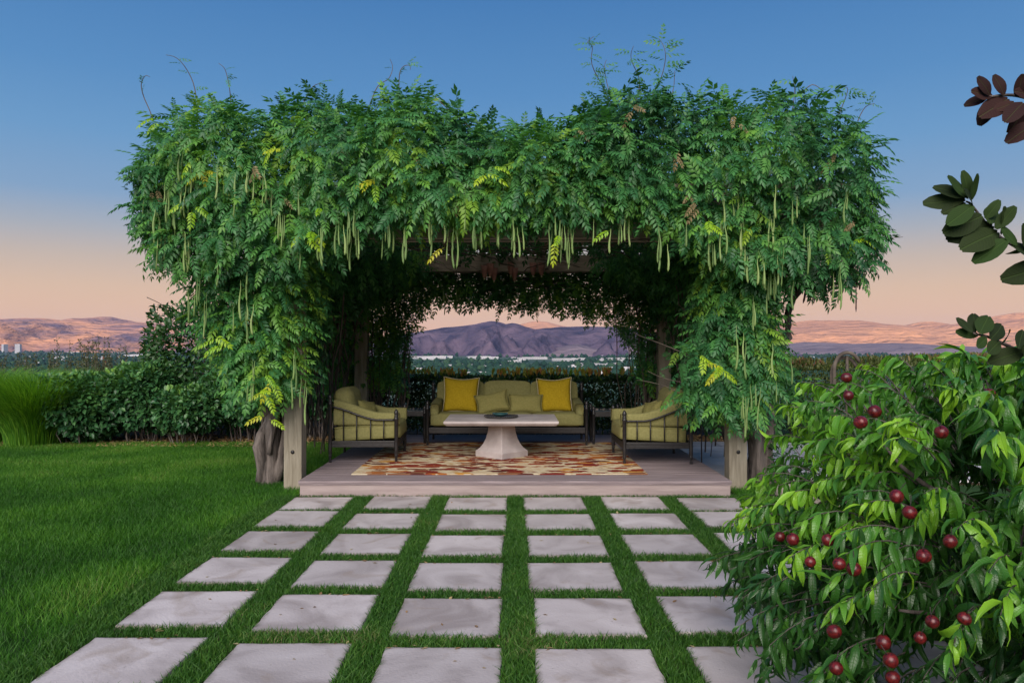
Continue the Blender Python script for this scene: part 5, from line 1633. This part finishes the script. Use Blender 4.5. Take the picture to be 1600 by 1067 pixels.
# fruit
fr_meshes = []
for q in range(3):
    bm = bmesh.new(); bmesh.ops.create_uvsphere(bm, u_segments=20, v_segments=14, radius=1)
    for v in bm.verts:
        d = v.co.copy(); a = math.atan2(d.y, d.x)
        cr = 0.10 * max(0, 1 - abs(a) / 0.55)
        v.co = d * (1 - cr * (1 - abs(d.z) ** 3 * 0.3))
        rr = math.hypot(d.x, d.y)
        if d.z > 0: v.co.z -= 0.22 * max(0, 1 - rr / 0.45) ** 1.5
        v.co.z *= 0.95 + 0.04 * q
    me = bpy.data.meshes.new('fruit'); bm.to_mesh(me); bm.free()
    me.polygons.foreach_set('use_smooth', [True] * len(me.polygons)); me.materials.append(M['nectarine'])
    fr_meshes.append(me)
for i, (px, py) in enumerate([(1322, 590), (1325, 618), (1366, 643), (1344, 660), (1470, 675), (1400, 775), (1420, 800), (1265, 877), (1292, 843), (1310, 880), (1333, 888), (1483, 845), (1442, 868), (1455, 970), (1436, 995), (1505, 965), (1379, 1002), (1390, 1030), (1393, 1057), (1305, 1042), (1296, 965), (1302, 985), (1218, 838), (1238, 842), (1545, 615)]):
    dr = np.array([(px - 801) / 1200, 1.0, -(py - 540) / 1200])
    hit = None
    for Y in np.arange(1.9, 4.5, 0.01):
        q = camv + dr * Y
        if (np.abs((q - NC) / NR) ** NP_).sum() < (0.66 if i % 2 else 0.45): hit = q; break
    if hit is None: hit = camv + dr * 3.3
    o = link('fruit', fr_meshes[i % 3], None, nec)
    o.location = Vector(hit - NL)
    sc = random.uniform(0.020, 0.029)
    o.scale = (sc, sc, sc); o.rotation_euler = (random.uniform(-.5, .5), random.uniform(-.5, .5), random.uniform(0, 6.28))
    b = MB(); b.tube([(0, 0, 0.7), (0.1, 0, 1.3), (0.3, 0.3, 2.4)], 0.07, 5); b.build('stalk', M['fruit_bark'], o)

# ------------------------------------------------------------------ smoke bush reaching in from the side
sm = thing('smoke_bush', 'smoke bush branches with dark oval leaves reaching over the nectarine tree', 'shrub', (1.95, 1.75, 0))
SLc = Vector(sm.location)


def oval_leaf(seed):
    V, F = [], []
    K = 7
    r = random.Random(seed)
    for q in range(K):
        t = q / (K - 1)
        wd = 0.26 * math.sin(math.pi * (t * 0.93 + 0.03)) ** 0.62
        z = -0.10 * t * t + 0.02 * math.sin(t * 7 + seed)
        V += [(-wd, t, z + 0.07 * wd), (-wd * .5, t, z + 0.02), (0, t, z - 0.015), (wd * .5, t, z + 0.02), (wd, t, z + 0.07 * wd)]
    for q in range(K - 1):
        for k in range(4):
            a = q * 5 + k
            F.append((a, a + 1, a + 6, a + 5))
    return big('leaf', np.array(V), np.array(F), True, {'lx': np.array(V)[:, 0], 'ly': np.array(V)[:, 1]})


ov = [oval_leaf(1), oval_leaf(4)]; ovp = [oval_leaf(2), oval_leaf(5)]
for m in ov: m.materials.append(M['smoke'])
for m in ovp: m.materials.append(M['smoke_p'])
b = MB(); b.tube([(0, 0, -0.05), (0.02, 0, 0.5), (-0.05, 0.02, 1.1), (-0.08, 0, 1.7), (-0.12, 0, 2.3)], [0.05, 0.042, 0.036, 0.028, 0.015], 10); b.build('trunk', M['fruit_bark'], sm)
for (Y, start, pts, leaves, purple) in [
    (1.70, (-0.12, 0, 2.2), [(1720, 190), (1640, 165), (1590, 150), (1545, 150)], [(1545, 150, 1512, 162), (1548, 148, 1533, 122), (1555, 152, 1528, 200), (1570, 148, 1560, 125), (1575, 155, 1530, 182), (1590, 152, 1600, 118), (1585, 160, 1552, 172), (1600, 160, 1570, 190), (1612, 158, 1575, 215), (1625, 190, 1568, 222), (1620, 150, 1585, 140), (1640, 165, 1620, 110), (1550, 150, 1518, 140)], True),
    (1.75, (-0.08, 0, 1.7), [(1740, 470), (1650, 420), (1590, 385), (1545, 350), (1510, 315)], [(1508, 312, 1436, 316), (1506, 308, 1455, 286), (1512, 310, 1482, 270), (1514, 308, 1508, 262), (1518, 312, 1532, 268), (1510, 318, 1470, 332), (1520, 322, 1478, 352), (1522, 325, 1512, 292), (1534, 338, 1470, 366), (1540, 342, 1560, 316), (1546, 350, 1554, 318), (1552, 352, 1476, 372), (1556, 358, 1590, 318), (1560, 362, 1500, 388), (1575, 375, 1514, 412), (1566, 366, 1576, 320), (1588, 384, 1565, 350), (1600, 388, 1575, 400), (1612, 395, 1602, 345), (1640, 415, 1560, 438), (1625, 402, 1580, 378), (1640, 410, 1640, 350)], False),
    (1.80, (-0.05, 0.02, 1.1), [(1750, 640), (1640, 570), (1585, 545), (1545, 530), (1520, 520)], [(1518, 520, 1494, 492), (1522, 518, 1522, 484), (1530, 522, 1548, 488), (1528, 524, 1497, 518), (1540, 528, 1530, 540), (1548, 530, 1572, 503), (1560, 534, 1545, 552), (1566, 536, 1582, 516), (1590, 545, 1602, 512), (1600, 548, 1540, 566), (1620, 560, 1600, 540)], False)]:
    w_ = [P(a, c, Y + 0.03 * i) for i, (a, c) in enumerate(reversed(pts))][::-1]
    pts3 = [Vector(start)] + [q - SLc for q in w_]
    sp3 = []
    for i in range(len(pts3) - 1):
        p0, p1, p2, p3 = pts3[max(i - 1, 0)], pts3[i], pts3[i + 1], pts3[min(i + 2, len(pts3) - 1)]
        for q in range(6):
            u = q / 6
            c_ = 0.5 * ((2 * p1) + (p2 - p0) * u + (2 * p0 - 5 * p1 + 4 * p2 - p3) * u * u + (3 * p1 - p0 - 3 * p2 + p3) * u ** 3)
            sp3.append(c_ + Vector((0, noise.noise(c_ * 9), noise.noise(c_ * 9 + Vector((5, 0, 0))))) * 0.012)
    pts3 = sp3 + [pts3[-1]]
    b = MB(); b.tube(pts3, list(np.linspace(0.009, 0.0022, len(pts3))), 7); br = b.build('branch', M['fruit_bark'], sm)
    for i, (ax_, ay_, bx_, by_) in enumerate(leaves):
        a = P(ax_, ay_, Y + random.uniform(-.02, .02)); e = P(bx_, by_, Y + random.uniform(-.05, .04))
        d = (e - a); l = max(d.length, 0.055)
        nn = np.array([[random.uniform(-.4, .4), -1.0, random.uniform(-.1, .9)]])
        mx = basis(np.array([tuple(d)]), nn)[0]
        leaf_obj((ovp if purple else ov)[i % 2], a, mx, l * 0.9, sm)

# ------------------------------------------------------------------ air
b = MB(); b.box((-19000, -3000, VAL - 12), (19000, 17600, 620))
hz = b.build('haze', None)
m = bpy.data.materials.new('haze'); m.use_nodes = True
t = m.node_tree; t.nodes.clear()
oo = t.nodes.new('ShaderNodeOutputMaterial'); pvn = t.nodes.new('ShaderNodeVolumePrincipled')
pvn.inputs['Color'].default_value = (0.42, 0.58, 0.95, 1)
pvn.inputs['Density'].default_value = 0.00002
t.links.new(pvn.outputs[0], oo.inputs['Volume'])
hz.data.materials.append(m)
tag(hz, 'thin bluish evening haze filling the valley air', 'haze', kind='stuff')
